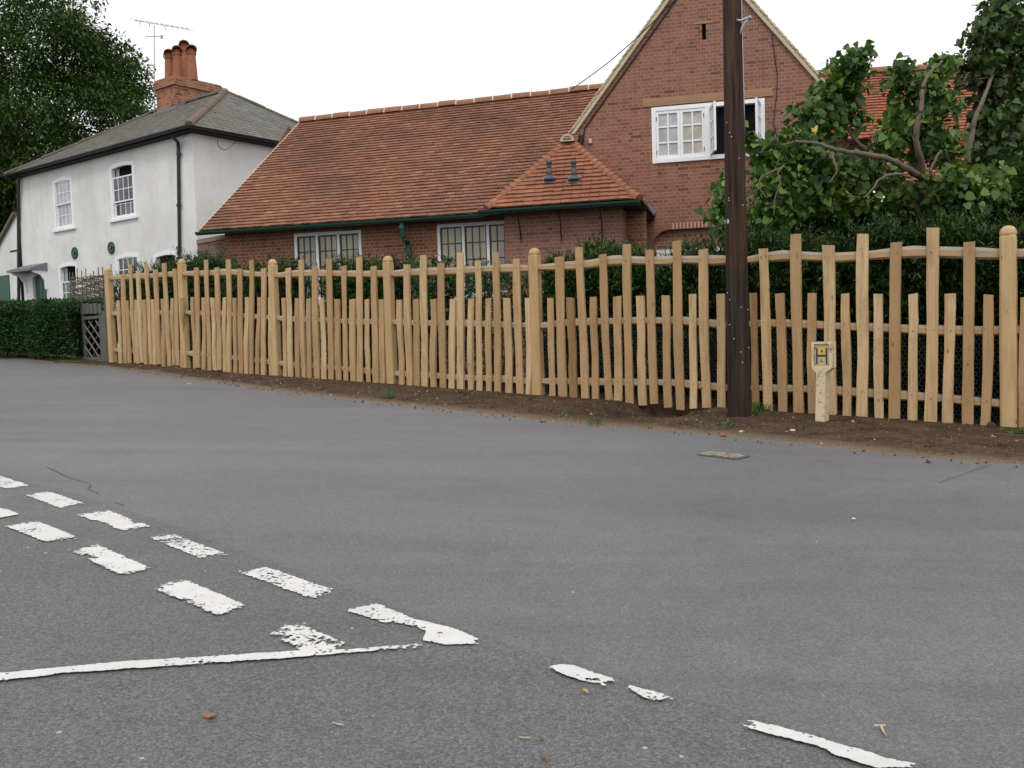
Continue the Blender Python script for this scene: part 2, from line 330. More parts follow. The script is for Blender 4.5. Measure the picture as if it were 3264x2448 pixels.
M['terra']=simple('terracotta',(.31,.125,.075),.85,.15,.4,8,.2); M['metal']=simple('galvanised_metal',(.33,.34,.35),.45,.5,.15,20,.1,.6)
M['pane']=m_pane('window_glass_dark',(.015,.017,.02),(.10,.11,.12),1.4); M['panec']=m_pane('glass_over_net_curtain',(.33,.34,.35),(.48,.49,.50),2.2)
M['paneb']=m_pane('glass_over_beige_blind',(.34,.29,.21),(.42,.37,.28),1.5); M['panew']=m_pane('glass_with_reflection',(.50,.49,.47),(.40,.36,.28),5.)
M['dark']=simple('dark_room_interior',(.012,.012,.013),.9,.05)
M['pole']=m_pole(); M['conc']=m_concrete(); M['platey']=simple('yellow_enamel',(.60,.40,.07),.5,.4,.1); M['platec']=simple('weathered_enamel',(.47,.37,.20),.6,.3,.3,40); M['plateb']=simple('faded_black_enamel',(.028,.04,.048),.5,.4,.3,40)
M['num']=simple('white_aluminium_numeral',(.70,.70,.68),.5,.4); M['iron']=simple('worn_iron_cover',(.10,.09,.075),.7,.3,.5,40,.6); M['cream']=simple('cream_concrete_infill',(.36,.32,.24),.8,.2,.3,40,.4)
M['wire']=simple('galvanised_wire',(.12,.13,.12),.5,.4); M['cable']=simple('black_cable',(.02,.02,.022),.6,.3); M['bark']=simple('grey_brown_bark',(.15,.12,.085),.9,.1,.4,14,.6); M['darkbark']=simple('dark_bark',(.05,.04,.03),.9,.1,.4,14,.6)
M['yew']=m_leaf('yew_needles',[(.010,.030,.008),(.020,.052,.012),(.040,.088,.018),(.10,.16,.030)],.3,.2,.5,2.2)
M['hedge']=m_leaf('privet_leaf',[(.014,.040,.014),(.026,.070,.022),(.040,.10,.03),(.06,.13,.035)],.3,.22,.5,2.0)
M['tree']=m_leaf('broadleaf_crown',[(.016,.038,.009),(.032,.070,.014),(.050,.10,.018),(.095,.15,.028)],.3,.2,.5,.45)
M['heart']=m_leaf('heart_shaped_leaf',[(.024,.066,.010),(.048,.115,.017),(.085,.17,.026),(.20,.28,.065)],.45,.30,.55,1.0)
M['ivy']=m_leaf('ivy_leaf',[(.016,.040,.007),(.030,.068,.011),(.050,.10,.016),(.10,.16,.032)],.5,.2,.5,1.2)
M['laurel']=m_leaf('glossy_dark_leaf',[(.014,.040,.02),(.03,.075,.035),(.05,.11,.05),(.10,.17,.08)],.5,.2,.3,2.)
M['nailhead']=simple('dark_nail_stain',(.10,.065,.04),.8,.2)
M['vent']=simple('dark_lead',(.075,.078,.085),.55,.4)
M['tar']=simple('dark_crack',(.075,.075,.078),.9,.1)
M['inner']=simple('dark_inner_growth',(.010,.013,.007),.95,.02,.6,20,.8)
M['weed']=m_leaf('weed_leaf',[(.04,.09,.025),(.06,.125,.03),(.10,.16,.045),(.16,.20,.07)],.3,.3,.5,3.); M['yellow']=m_leaf('yellowed_leaf',[(.45,.36,.05),(.55,.42,.08)],.3,.3,.5,3.)
# ------------------------------------------------------------------ camera and light
cd=bpy.data.cameras.new('camera'); cam=bpy.data.objects.new('camera',cd); C.objects.link(cam); sc.camera=cam
cd.sensor_fit='HORIZONTAL'; cd.sensor_width=36; cd.lens=FPX/3264*36; cd.clip_end=2000; cd.clip_start=.05
Rm=Matrix(((MW[0,0],-MW[0,1],-MW[0,2]),(MW[1,0],-MW[1,1],-MW[1,2]),(MW[2,0],-MW[2,1],-MW[2,2])))
cam.matrix_world=Matrix.Translation(Vector(CAM))@Rm.to_4x4()
SUN_AZ=R(184); SUN_EL=R(52)                                    # azimuth measured clockwise from +Y: behind the camera, to the left
w=bpy.data.worlds.new('World'); sc.world=w; w.use_nodes=True; nt=w.node_tree; nt.nodes.clear()
sky=nt.nodes.new('ShaderNodeTexSky'); sky.sky_type='NISHITA'; sky.sun_disc=False; sky.sun_elevation=SUN_EL; sky.sun_rotation=SUN_AZ; sky.dust_density=6; sky.air_density=1.2
hs=nt.nodes.new('ShaderNodeHueSaturation'); hs.inputs['Saturation'].default_value=.12; nt.links.new(sky.outputs[0],hs.inputs['Color'])
mx=nt.nodes.new('ShaderNodeMix'); mx.data_type='RGBA'; mx.inputs[0].default_value=.8; nt.links.new(hs.outputs[0],mx.inputs[6]); mx.inputs[7].default_value=(10.6,10.7,10.9,1)   # an even overcast veil
bg=nt.nodes.new('ShaderNodeBackground'); bg.inputs['Strength'].default_value=.12; nt.links.new(mx.outputs[2],bg.inputs[0])
wo=nt.nodes.new('ShaderNodeOutputWorld'); nt.links.new(bg.outputs[0],wo.inputs[0])
sl=bpy.data.lights.new('sun','SUN'); sl.energy=.9; sl.angle=R(14); sl.color=(1,.96,.9); so=bpy.data.objects.new('sun',sl); C.objects.link(so)
sd=V(math.sin(SUN_AZ)*math.cos(SUN_EL),math.cos(SUN_AZ)*math.cos(SUN_EL),math.sin(SUN_EL))
so.rotation_euler=Vector(-sd).to_track_quat('-Z','Y').to_euler(); so.location=(0,-10,20)
sc.view_settings.view_transform='Standard'; sc.view_settings.look='None'; sc.view_settings.exposure=0; sc.view_settings.gamma=1
sc.render.engine='CYCLES'; sc.cycles.max_bounces=6; sc.cycles.transparent_max_bounces=12
# ------------------------------------------------------------------ posts, ground, road
def P(px,py,fac): 
    q=ground(px,py); return CAM+(q-CAM)*fac
PB=[P(364,1161,.987),P(595,1173,.922),P(885,1207,.997),P(1253,1241,1.028),P(1718,1275.5,1.014),None,P(3217,1374,.987)]
PB[5]=(PB[4]+PB[6])/2; 
PT=[853,825,826,815.6,790,767,719.7]
dirL=(PB[0]-PB[1]); dirL/=np.linalg.norm(dirL[:2]); dirR=PB[6]-PB[5]; dirR/=np.linalg.norm(dirR[:2])
BASE=[PB[0]+dirL*7*V(1,1,.55)]+PB+[PB[6]+dirR*9]
FD=nrm((PB[6]-PB[0])*V(1,1,0)); FN=V(FD[1],-FD[0],0)           # along the fence, and towards the road
if FN[1]>0: FN=-FN
def along(q): return float((q-PB[0])@FD)
def poly_at(pl,s):
    xs=[along(q) for q in pl]
    return np.array([np.interp(s,xs,[q[k] for q in pl]) for k in range(3)])
EDGE=[ground(*q) for q in((-260,1126),(0,1137),(180,1158),(340,1167.5),(552,1200),(694,1216),(846,1241),(957,1255),(1150,1277),(1383,1302.5),(1629,1329.6),(1875,1357),(2176,1378),(2412,1401),(2618,1421),(2914,1458),(3264,1484),(3700,1520))]
EDGE=[EDGE[0]+dirL*V(1,1,0)*9]+EDGE+[EDGE[-1]+dirR*V(1,1,0)*12]
EDGE=[V(q[0],q[1],gz(q[0],q[1])) for q in EDGE]
def gq(x,y,off=0): return V(x,y,gz(x,y)+off)
b=MB(); g=160
b.poly([gq(-g,-g,-.22),gq(g,-g,-.22),gq(g,g,-.22),gq(-g,g,-.22)]); struct(b.build('ground',M['ground']))
b=MB(); far=[poly_at(EDGE,along(q))-FN*.07 for q in EDGE]
lft=far[0]+ -FD*40; rgt=far[-1]+FD*40
pts=[gq(*q[:2]) for q in [lft]+far+[rgt]]+[gq(60,-40),gq(-60,-40)]
b.poly(pts); road=struct(b.build('road',M['road']))
# coarse side road whose mouth ends along the painted give-way line
SEAM=[(-500,1300),(-200,1440),(60,1530),(180,1560),(420,1632),(560,1680),(760,1757),(880,1800),(1090,1876),(1230,1918),(1330,1962),(1530,2030),(1780,2108),(1990,2168),(2200,2230),(2390,2290),(2560,2330),(2760,2392),(2960,2440),(3264,2536),(3700,2680)]
sp=[ground(*q) for q in SEAM]; sp2=[]
for a,c in zip(sp[:-1],sp[1:]):
    for k in range(6): sp2.append(a+(c-a)*k/6+V(0,1,0)*random.uniform(-.012,.012))
sp2.append(sp[-1]); b=MB(); lowest=min(q[0] for q in sp2)
pts=[gq(q[0],q[1],.004) for q in sp2]+[gq(sp2[-1][0]+3,-30,.004),gq(-30,-30,.004),gq(-30,sp2[0][1],.004)]
b.poly(pts); struct(b.build('side_road',M['side']))
# verge: a low bank of bare soil under the fence
def mid_verge(px,py,k):
    s=along(ground(px,py)); e=poly_at(EDGE,s); f=poly_at(BASE,s); return e+(f-e)*k
BUMPS=[(mid_verge(2020,1318,.70),-.24,.40,.75),(mid_verge(2357,1345,.6),.05,.30,.6),(mid_verge(2220,1318,.6),.06,.30,.45),(ground(2960,1400),.02,.5,.5),(ground(1500,1290),.02,.5,.4)]
def vn(x,y): 
    return .012*math.sin(3.1*x+1.3*y)+.010*math.sin(7.3*x-4.1*y+1)+.007*math.sin(13*x+9*y)+.006*math.sin(23*x-17*y+2)
def verge_pt(s,k):
    e=poly_at(EDGE,s); f=poly_at(BASE,s)
    if k<=1:
        q=e+(f-e)*k; h=gz(q[0],q[1]); zf=f[2]
        z=h+.004+(zf-h+.012)*(k**.62)+vn(q[0],q[1])*min(1,k*3)*1.5
    else:
        q=f-FN*(k-1)*1.2; z=f[2]+.012+.06*(k-1)+vn(q[0],q[1])*.8
    for c,a,r,ky in BUMPS:
        d2=((q[:2]-c[:2])@FD[:2])**2/(r*r)+((q[:2]-c[:2])@FN[:2])**2/((r*(1.5 if a<0 else .6))**2)
        z+=a*math.exp(-d2)
    if 0<k<=1: z=max(z,gz(q[0],q[1])+.004+.05*k) if not any(np.hypot(*(q[:2]-c[:2]))<r*1.6 for c,a,r,_ in BUMPS if a<0) else max(z,gz(q[0],q[1])+(.004 if k<.3 else -.20))
    if k==0: z=gz(q[0],q[1])-.004; q=q+FN*(.02+.03*math.sin(s*5)*math.sin(s*2.3)+.02*math.sin(s*17))
    return V(q[0],q[1],z)
S0,S1=along(BASE[0])+.2,along(BASE[-1])-.2; NS=260
ks=[0,.04,.1,.18,.28,.4,.52,.64,.76,.88,1,1.08,1.2,1.5,2]
vs=[];fs=[]
for i in range(NS+1):
    s=S0+(S1-S0)*i/NS
    for k in ks: vs.append(verge_pt(s,k))
nk=len(ks)
for i in range(NS):
    for j in range(nk-1): fs.append((i*nk+j,(i+1)*nk+j,(i+1)*nk+j+1,i*nk+j+1))
b=MB(); b.add(vs,fs); vo=struct(b.build('verge',M['vsoil'],smooth=True)); at=vo.data.attributes.new('dust','FLOAT','POINT'); at.data.foreach_set('value',[max(0,1-k/.2) for i in range(NS+1) for k in ks]); hc_=BUMPS[0][0]; at=vo.data.attributes.new('hollow_dark','FLOAT','POINT'); at.data.foreach_set('value',[math.exp(-(((np.array(q[:2])-hc_[:2])@FD[:2])**2/.16+((np.array(q[:2])-hc_[:2])@FN[:2])**2/.28)) for q in vs])
def verge_z(x,y):
    q=V(x,y,0); s=along(q); e=poly_at(EDGE,s); f=poly_at(BASE,s)
    k=((q-e)[:2]@(f-e)[:2])/((f-e)[:2]@(f-e)[:2]); return verge_pt(s,max(.02,k))[2] if k<=1 else verge_pt(s,1+((q-f)[:2]@(-FN[:2]))/1.2)[2]
# crumbs, chippings and straw on the soil: nobody could count them
cr=[];N=4200
for i in range(N):
    s=random.uniform(along(PB[0])-.3,along(PB[6])+1.5); k=random.random()**.8*1.05
    if random.random()<.1: k=-random.random()*.12
    c=verge_pt(s,max(k,.03)) if k>0 else poly_at(EDGE,s)+(poly_at(EDGE,s)-poly_at(BASE,s))*(-k)
    if k<=0: c=gq(c[0],c[1],.003)
    r=random.uniform(.004,.018)*(1 if random.random()<.96 else 1.6); a=rdir(3); cr.append((c,r,a))
b=MB()
for c,r,a in cr:
    t=[c+V(0,0,r*.9),c+a[0]*r-V(0,0,a[0][2]*r),c+a[1]*r-V(0,0,a[1][2]*r),c+a[2]*r-V(0,0,a[2][2]*r)]
    b.add(t,[(0,1,2),(0,2,3),(0,3,1)],0 if random.random()<.86 else 1)
o=b.build('soil_crumbs',[M['soil'],M['creasing']]); tag(o,'small soil crumbs and pale stone chippings scattered over the bare verge','soil crumbs'); o['kind']='stuff'
# ------------------------------------------------------------------ road markings: children of the road
PAINTH=.0070
def patch(top,bot,wear,n=26,m=10,name='road_marking',lab=None,h=None):
    global PAINTH
    PAINTH+=.00025; h=PAINTH
    """worn paint between two edges given as pixels of the survey photograph, laid on the road"""
    def rs(pl,t):
        d=[0]; 
        for a,c in zip(pl[:-1],pl[1:]): d.append(d[-1]+math.dist(a,c))
        t*=d[-1]; return np.interp(t,d,[q[0] for q in pl]),np.interp(t,d,[q[1] for q in pl])
    vs=[];ed=[];we=[]
    for i in range(n+1):
        t=i/n; a=ground(*rs(top,t),h); c=ground(*rs(bot,t),h); wdt=np.linalg.norm(a-c)
        for j in range(m+1):
            vs.append(a+(c-a)*j/m); 
            ed.append(min(min(j,m-j)/m*wdt/.007, min(i,n-i)/n*8,1.)); we.append(wear(t,j/m) if callable(wear) else wear)
    fs=[(i*(m+1)+j,(i+1)*(m+1)+j,(i+1)*(m+1)+j+1,i*(m+1)+j+1) for i in range(n) for j in range(m)]
    b=MB(); b.add(vs,fs); o=b.build(name,M['paint'],road)
    for nm,arr in(('edge',ed),('wear',we)):
        at=o.data.attributes.new(nm,'FLOAT','POINT'); at.data.foreach_set('value',arr)
    if lab: o['label']=lab
    return o
def D(l,t,r,bt,wr):
    c=np.mean([l,t,r,bt],axis=0); e=lambda q:tuple(c+(np.array(q)-c)*1.055)
    return patch([e(t),e(r)],[e(l),e(bt)],wr)
D((-90,1536),(0,1514),(104,1549),(22,1557),.22)
D((70,1575),(155,1565),(276,1605),(193,1620),lambda t,j:.2+.35*max(0,t-.5)*(1-j)+.4*j*max(0,.5-t))
D((244,1641),(344,1625),(486,1677),(392,1691),lambda t,j:.12+(.5 if abs(t-.55)<.2 and (j<.25 or j>.85) else 0))
D((463,1710),(548,1697),(738,1769),(651,1786),lambda t,j:.35+.2*j*(1-t))
D((746,1818.8),(838,1802),(1088,1885),(990,1908),lambda t,j:.3+.15*(1-t))
D((1090,1944),(1198,1919),(1350,1982),(1225,1984),.33)
patch([(1240,1978),(1310,1969),(1384,1985),(1445,2000),(1526,2034),(1530,2046)],[(1240,1982),(1300,1992),(1360,2012),(1345,2040),(1420,2055),(1526,2052)],lambda t,j:.02+.3*(t<.3)+.15*(t<.45)*j,40,14,lab='white arrow shaped tip where the dashed rows meet')
D((-120,1640),(-20,1610),(68,1639),(0,1650),.12)
D((8,1677),(116,1657),(252,1713),(153,1729),.18)
D((207,1751),(310,1734),(488,1811),(385,1832),lambda t,j:.2+.35*(j>.6)*(t<.45))
D((466,1870),(582,1844),(804,1935),(701,1964),lambda t,j:.22+.3*(j>.7)*(t<.7))
D((832,2008),(940,1977),(1122,2055),(990,2089),lambda t,j:.5-.3*(t>.7)*(j>.3)+.2*(j>.5)*(t<.4))
patch([(-120,2160),(0,2143),(380,2107),(664,2089),(968,2071),(1130,2067),(1300,2050),(1430,2036)],[(-120,2188),(0,2170),(220,2144),(664,2115),(968,2094),(1130,2080),(1300,2068),(1440,2060)],lambda t,j:.02+max(0,t-.42)*.75+.10*math.sin(t*9)**2,90,8,lab='long solid white line running under the dashed rows')
q=lambda l:[(1400+x/1.1867,1900+y/1.1867) for x,y in l]
patch(q([(412,268),(450,256),(505,260),(600,290),(682,316)]),q([(414,274),(470,296),(545,322),(620,342),(660,332)]),lambda t,j:.1+.35*(t>.55)*(j>.4),lab='short rounded white dash right of the arrow tip')
patch(q([(690,348),(720,334),(762,345),(840,363),(890,386),(970,405)]),q([(692,352),(750,372),(800,398),(830,398),(890,392),(972,410)]),lambda t,j:.25+.6*(t>.75)+.1*j)
patch(q([(1124,474),(1155,459),(1230,476),(1315,500),(1385,514),(1480,546),(1580,573),(1700,610),(1860,641)]),q([(1128,480),(1160,498),(1230,516),(1330,542),(1430,566),(1500,602),(1580,630),(1660,650),(1858,652)]),lambda t,j:.16+.12*math.sin(t*14)**2,60,10,lab='long worn white line at the near right of the road')
for pts_ in([(150,1488),(180,1502),(215,1520),(250,1530),(283,1541),(290,1548),(281,1556),(296,1564),(312,1572)],[(365,1600),(382,1606),(398,1611)],[(2992,1538),(3040,1520),(3100,1500),(3160,1481)]):
    b=MB(); Q=[ground(x,y,.0035) for x,y in pts_]; W_=[.002]+[random.uniform(.001,.0024) for _ in pts_[2:]]+[.002]
    for i in range(len(Q)-1):
        t_=nrm(np.cross(Q[i+1]-Q[i],NG)); b.quad(Q[i]-t_*W_[i],Q[i]+t_*W_[i],Q[i+1]+t_*W_[i+1],Q[i+1]-t_*W_[i+1])
    b.build('crack',M['tar'],road)
# drain cover
Fc=[ground(*q,.006) for q in((2222,1449),(2262,1440),(2392,1454),(2347,1464))]
t=thing('drain_cover',Fc[0],'worn rectangular iron drain cover with cream patches set in the road','drain cover')
b=MB(); up=NG*.012; b.hexa([p-up for p in Fc],[p+up*.2 for p in Fc]); b.build('frame',M['iron'],t)
b=MB()
def bl(u,v): return (Fc[0]*(1-u)+Fc[3]*u)*(1-v)+(Fc[1]*(1-u)+Fc[2]*u)*v
for i in range(6):
    for j in range(11):
        if random.random()<.33: continue
        u0=.05+i*.155+random.uniform(-.02,.02); v0=.04+j*.084+random.uniform(-.012,.012); du=.12*random.uniform(.5,1.2); dv=.05*random.uniform(.6,1.4)
        a=[bl(u0,v0)+NG*.004,bl(u0+du,v0+.03)+NG*.004,bl(u0+du,v0+dv+.03)+NG*.004,bl(u0,v0+dv)+NG*.004]
        b.hexa(a,[p+NG*.004 for p in a])
b.build('infill',M['cream'],t)
# ------------------------------------------------------------------ the fence
fence=thing('picket_fence',PB[0],'long new oak fence of alternating tall and short pales with round-topped posts','fence')
def ray_h(px,py,p0):                                         # height of a pixel on the vertical through p0
    d=ray(px,py); return CAMZ+d[2]*np.hypot(*(p0[:2]))/np.hypot(d[0],d[1])
def make_post(i,sz):
    p=PB[i]; px=None; d=dirR if i>3 else nrm((PB[min(i+1,6)]-PB[max(i-1,0)])*V(1,1,0)); d=nrm(d*V(1,1,0)); n=V(d[1],-d[0],0)
    if n[1]>0:n=-n
    top=ray_h([364,595,885,1253,1718,2333,3217][i],PT[i],p) if i<7 else p[2]+1.66; c=p+n*.008
    b=MB(); prof=[]; h=sz/2; dome=h*1.15; body=top-dome
    lean=V(random.uniform(-.012,.012),random.uniform(-.01,.01),0); N=16
    def ring(z,r,sq,k=1.):
        out=[]
        for j in range(N):
            an=2*math.pi*(j+.5)/N; cx,cy=math.cos(an),math.sin(an); m=max(abs(cx),abs(cy)); sqr=1/m*(.96)
            rr=r*(sq*min(sqr,1.32)+(1-sq)*1.0); off=lean*(z-p[2])
            wob=1+.025*math.sin(z*5+i*2+j*.8)+.012*math.sin(z*17+j)
            out.append(V(*c)*V(1,1,0)+V(0,0,z)+off+d*cx*rr*wob+n*cy*rr*wob)
        return out
    rings=[ring(p[2]-.3,h,1.)]
    for k in range(9): rings.append(ring(p[2]+.0+(body-p[2]-.03)*k/8,h*(1.04-.05*k/8),1.))
    rings.append(ring(body-.018,h*.98,.9)); rings.append(ring(body-.012,h*.93,.8)); rings.append(ring(body-.006,h*.93,.6)); rings.append(ring(body,h*1.03,.45))
    for k in range(1,7):
        a=k/6*math.pi/2; rings.append(ring(body+dome*math.sin(a),h*1.03*max(.05,math.cos(a)**.75),.3*(1-k/6)))
    b.add([q for r in rings for q in r],[(a*N+j,a*N+(j+1)%N,(a+1)*N+(j+1)%N,(a+1)*N+j) for a in range(len(rings)-1) for j in range(N)]+[tuple((len(rings)-1)*N+j for j in range(N))])
    o=b.build('post',M['post'],fence); 
    for q in o.data.polygons: q.use_smooth=q.index>=12*16
    return o
for i in range(7): make_post(i,.125 if i<6 else .13)
BF=[]
for i in range(6):
    a,c=PB[i],PB[i+1]; u=nrm((c-a)*V(1,1,0)); n=V(u[1],-u[0],0)
    if n[1]>0: n=-n
    BF.append(Frame(a,u,n))
Z1=(340,800,3.95);Z2=(680,800,3.607);Z3=(1000,780,3.318);Z4=(1400,760,2.9625);Z5=(1860,740,2.676);Z6=(2300,680,2.0737)
PALES=[(0,Z1,[(140,620,172,1415,44),(188,285,238,1415,50),(240,620,290,1420,44),(287,168,352,1410,42),(358,612,395,1420,46),(378,240,445,1405,42),(457,612,492,1437,46),(490,160,555,1435,44),(572,605,602,1440,46),(603,228,655,1425,50),(698,598,715,1458,48),(717,150,780,1455,52),(815,592,840,1450,40),(852,220,890,1440,50),(935,588,950,1475,44)]),
(1,Z1,[(1072,578,1108,1478,42),(1120,205,1152,1468,53),(1212,585,1220,1503,46),(1250,108,1290,1505,54),(1322,585,1360,1503,50),(1380,205,1415,1497,54),(1477,582,1480,1520,48),(1520,105,1538,1533,55),(1602,588,1612,1540,48)]),
(1,Z2,[(297,198,308,1410,55),(380,528,372,1413,52),(427,103,433,1435,48),(520,530,500,1425,46),(572,195,575,1440,57),(650,530,655,1443,50)]),
(2,Z2,[(802,537,822,1465,45),(855,193,888,1480,60),(955,540,968,1482,56),(998,97,1035,1508,54),(1088,545,1098,1497,54),(1152,177,1187,1497,68),(1248,547,1275,1515,57),(1323,83,1345,1533,66),(1415,550,1438,1530,65)]),
(2,Z3,[(315,222,332,1472,51),(402,573,412,1488,65),(473,130,488,1500,64),(558,575,575,1503,50),(623,222,658,1500,66),(712,575,725,1510,60)]),
(3,Z3,[(897,580,925,1537,55),(975,205,1010,1537,68),(1078,573,1085,1550,64),(1155,107,1168,1555,72),(1258,573,1263,1563,64),(1343,187,1362,1557,74),(1460,573,1452,1582,66),(1540,78,1548,1595,76)]),
(3,Z4,[(292,568,288,1485,52),(362,210,377,1475,59),(457,563,463,1490,57),(530,125,552,1507,68),(635,560,655,1503,74),(720,187,762,1498,72),(828,560,842,1515,52)]),
(4,Z4,[(1047,560,1063,1535,63),(1128,168,1165,1530,86),(1235,555,1268,1550,78,'b'),(1315,78,1375,1550,75),(1455,550,1475,1568,68),(1537,145,1603,1550,76)]),
(4,Z5,[(285,545,292,1472,72),(362,97,390,1480,72),(477,540,500,1478,74),(560,148,602,1465,74),(700,537,718,1498,72),(790,70,822,1518,82),(925,525,935,1505,67),(1015,142,1050,1500,84),(1168,523,1178,1513,74)]),
(5,Z6,[(208,525,226,1300,50,'b'),(272,230,305,1312,66),(383,527,402,1323,63),(488,133,508,1333,73),(597,525,600,1333,62),(700,207,722,1333,80),(814,528,826,1355,62),(932,132,925,1372,83),(1032,530,1040,1372,66),(1152,187,1140,1358,80),(1263,530,1260,1385,66),(1395,90,1380,1393,87),(1510,528,1492,1405,77),(1634,185,1625,1403,81),(1763,535,1740,1425,74)])]
RAILY={0:[(364,885),(595,872),(740,868),(885,878),(960,870),(1080,873),(1255,872),(1420,864),(1560,858),(1718,853),(1870,842),(1960,830),(2090,832),(2180,826),(2290,830),(2400,826),(2480,815),(2570,818),(2680,820),(2800,810),(2900,803),(3020,805),(3217,808),(3420,800)],
 1:[(364,1000),(595,996),(705,1000),(885,1014),(1018,1021),(1253,1028),(1495,1032),(1718,1038),(1805,1030),(2020,1021),(2180,1024),(2330,1036),(2460,1031),(2600,1035),(2780,1044),(2960,1054),(3217,1052),(3420,1046)],
 2:[(364,1115),(595,1126),(705,1134),(885,1158),(1018,1168),(1253,1190),(1495,1204),(1718,1216),(1953,1217),(2160,1222),(2330,1236),(2480,1239),(2640,1243),(2780,1253),(2960,1268),(3115,1280),(3217,1287),(3420,1296)]}
def make_pale(F,x0,y0,x1,y1,wd,mat,lab=None):
    W0=.065; th=.022
    uL,_=F.px(x1-wd/2,y1,W0); uR,vb=F.px(x1+wd/2,y1,W0); wb=(uR-uL)*NARROW; ub=(uL+uR)/2
    uL,_=F.px(x0-wd/2,y0,W0); uR,vt=F.px(x0+wd/2,y0,W0); wt=(uR-uL)*NARROW; ut=(uL+uR)/2
    n=9; b=MB(); ph=[random.uniform(0,6.3) for _ in range(5)]; amp=random.uniform(.001,.008); tw=random.uniform(-.05,.05); kick=random.choice((0,0,0,1))*random.uniform(-.014,.014); kz=random.uniform(.3,.8)
    secs=[]
    for k in range(n+1):
        t=k/n; c=ub+(ut-ub)*t+amp*math.sin(t*4+ph[0])-amp*math.sin(ph[0])*(1-t)-amp*math.sin(4+ph[0])*t; wdt=wb*.985+(wt-wb)*t
        c+=kick*math.exp(-((t-kz)/.12)**2)
        l=c-wdt/2*(1+.055*math.sin(t*7+ph[1])+.03*math.sin(t*19+ph[3])); r=c+wdt/2*(1+.055*math.sin(t*6+ph[2])+.03*math.sin(t*23+ph[4]))
        v=vb+(vt-vb)*t; w0=W0-th+.006*math.sin(t*5+ph[3])+tw*(t-.5)*.1; tk=th*(1+.2*math.sin(t*9+ph[4]))
        dv=random.uniform(-.005,.005) if k in(0,n) else 0
        secs.append([F.p(l,v-dv,w0),F.p(r,v+dv,w0+tw*.2),F.p(r-.002,v+dv,w0+tk),F.p(l+.002,v-dv,w0+tk)])
    vs=[q for s in secs for q in s]
    fs=[(k*4+j,k*4+(j+1)%4,k*4+4+(j+1)%4,k*4+4+j) for k in range(n) for j in range(4)]+[(3,2,1,0),(n*4,n*4+1,n*4+2,n*4+3)]
    b.add(vs,fs)
    for r_ in range(3):
        for _k in range(1 if r_ else 2):
            xz=[F.px(q_[0],q_[1],W0) for q_ in RAILY[r_]]; uu=ub; vv=float(np.interp(uu,[q_[0] for q_ in xz],[q_[1] for q_ in xz]))+random.uniform(-.015,.015)
            if not vb+.05<vv<vt-.05: continue
            tt=(vv-vb)/(vt-vb); uu=ub+(ut-ub)*tt+amp*math.sin(tt*4+ph[0])-amp*math.sin(ph[0])*(1-tt)-amp*math.sin(4+ph[0])*tt+random.uniform(-.25,.25)*wb; r0=random.uniform(.0035,.006)
            b.add([F.p(uu+r0*math.cos(a_*math.pi/3),vv+r0*1.3*math.sin(a_*math.pi/3),W0+.0085) for a_ in range(6)],[tuple(range(6))],1)
    o=b.build('pale',[mat,M['nailhead']],fence)
    if lab: o['label']=lab
def proj(q):
    v=MW.T@(np.asarray(q)-CAM); return 1632+FPX*v[0]/v[2],1224+FPX*v[1]/v[2]
# the fence goes on past the edge of the view to one more post
PB.append(PB[6]+dirR*1.95); PB[7][2]=PB[6][2]+dirR[2]*1.95
BF.append(Frame(PB[6],BF[5].u,BF[5].n)); make_post(7,.125)
for k in range(13):
    F=BF[6]; uu=.13+k*.142; tall=k%2==1; zb=PB[6][2]+(PB[7][2]-PB[6][2])*uu/1.95; a=proj(F.p(uu,zb+(random.choice((1.45,1.58)) if tall else 1.13),.065)); c=proj(F.p(uu+random.uniform(-.02,.02),zb+.03,.065)); s_=proj(F.p(uu+.085,zb,.065))[0]-proj(F.p(uu,zb,.065))[0]; NARROW=.95
    make_pale(F,a[0],a[1],c[0],c[1],s_,M['pale'])
for bay,(ox,oy,s),L in PALES:
    for e in L:
        NARROW=(.89,.90,.91,.92,.93,.95)[bay]; br=len(e)>5; make_pale(BF[bay],ox+e[0]/s,oy+e[1]/s,ox+e[2]/s,oy+e[3]/s,e[4]/s,M['brown'] if br else M['pale'],'dark brown short pale' if br else None)
# rails (cleft, wavy) run between the posts behind the pales
def frame_at(px):
    Xs=[364,595,885,1253,1718,2333,3217]
    for i in range(6):
        if px<=Xs[i+1]: return BF[i]
    return BF[5]
for r in range(3):
    for i in range(6):
        F=BF[i]; L=np.linalg.norm((PB[i+1]-PB[i])[:2]); n=26; ph=[random.uniform(0,6.3) for _ in range(4)]; tab=RAILY[r]
        uv=[]
        for px,py in tab: uv.append(F.px(px,py,.02))
        us=[a for a,_ in uv]; zs=[a for _,a in uv]; secs=[]
        ext=1.9 if i==5 else 0
        for k in range(n+1):
            t=k/n; u=-.04+(L+.08+ext)*t; z=float(np.interp(u,us,zs)); tp=min(1,t*6+.45,(1-t)*6+.45) if i<5 else min(1,t*6+.45,(1-t)*12+.45)
            hh=(.052 if r==0 else .045)*tp*(1+.09*math.sin(u*4+ph[0])+.08*math.sin(u*11+ph[1])); dd=.036*tp*(1+.15*math.sin(u*6+ph[2]))
            z+=.004*math.sin(u*5+ph[3])
            secs.append([F.p(u,z+hh*a,-.001+dd*c_) for a,c_ in((-.75,-.9),(-.95,.3),(-.6,1.05),(.35,1.0),(.9,.35),(.8,-.7))])
        b=MB(); b.add([q for s in secs for q in s],[(k*6+j,k*6+(j+1)%6,k*6+6+(j+1)%6,k*6+6+j) for k in range(n) for j in range(6)]+[tuple(range(5,-1,-1)),tuple(n*6+j for j in range(6))])
        b.build('rail',M['rail'],fence)
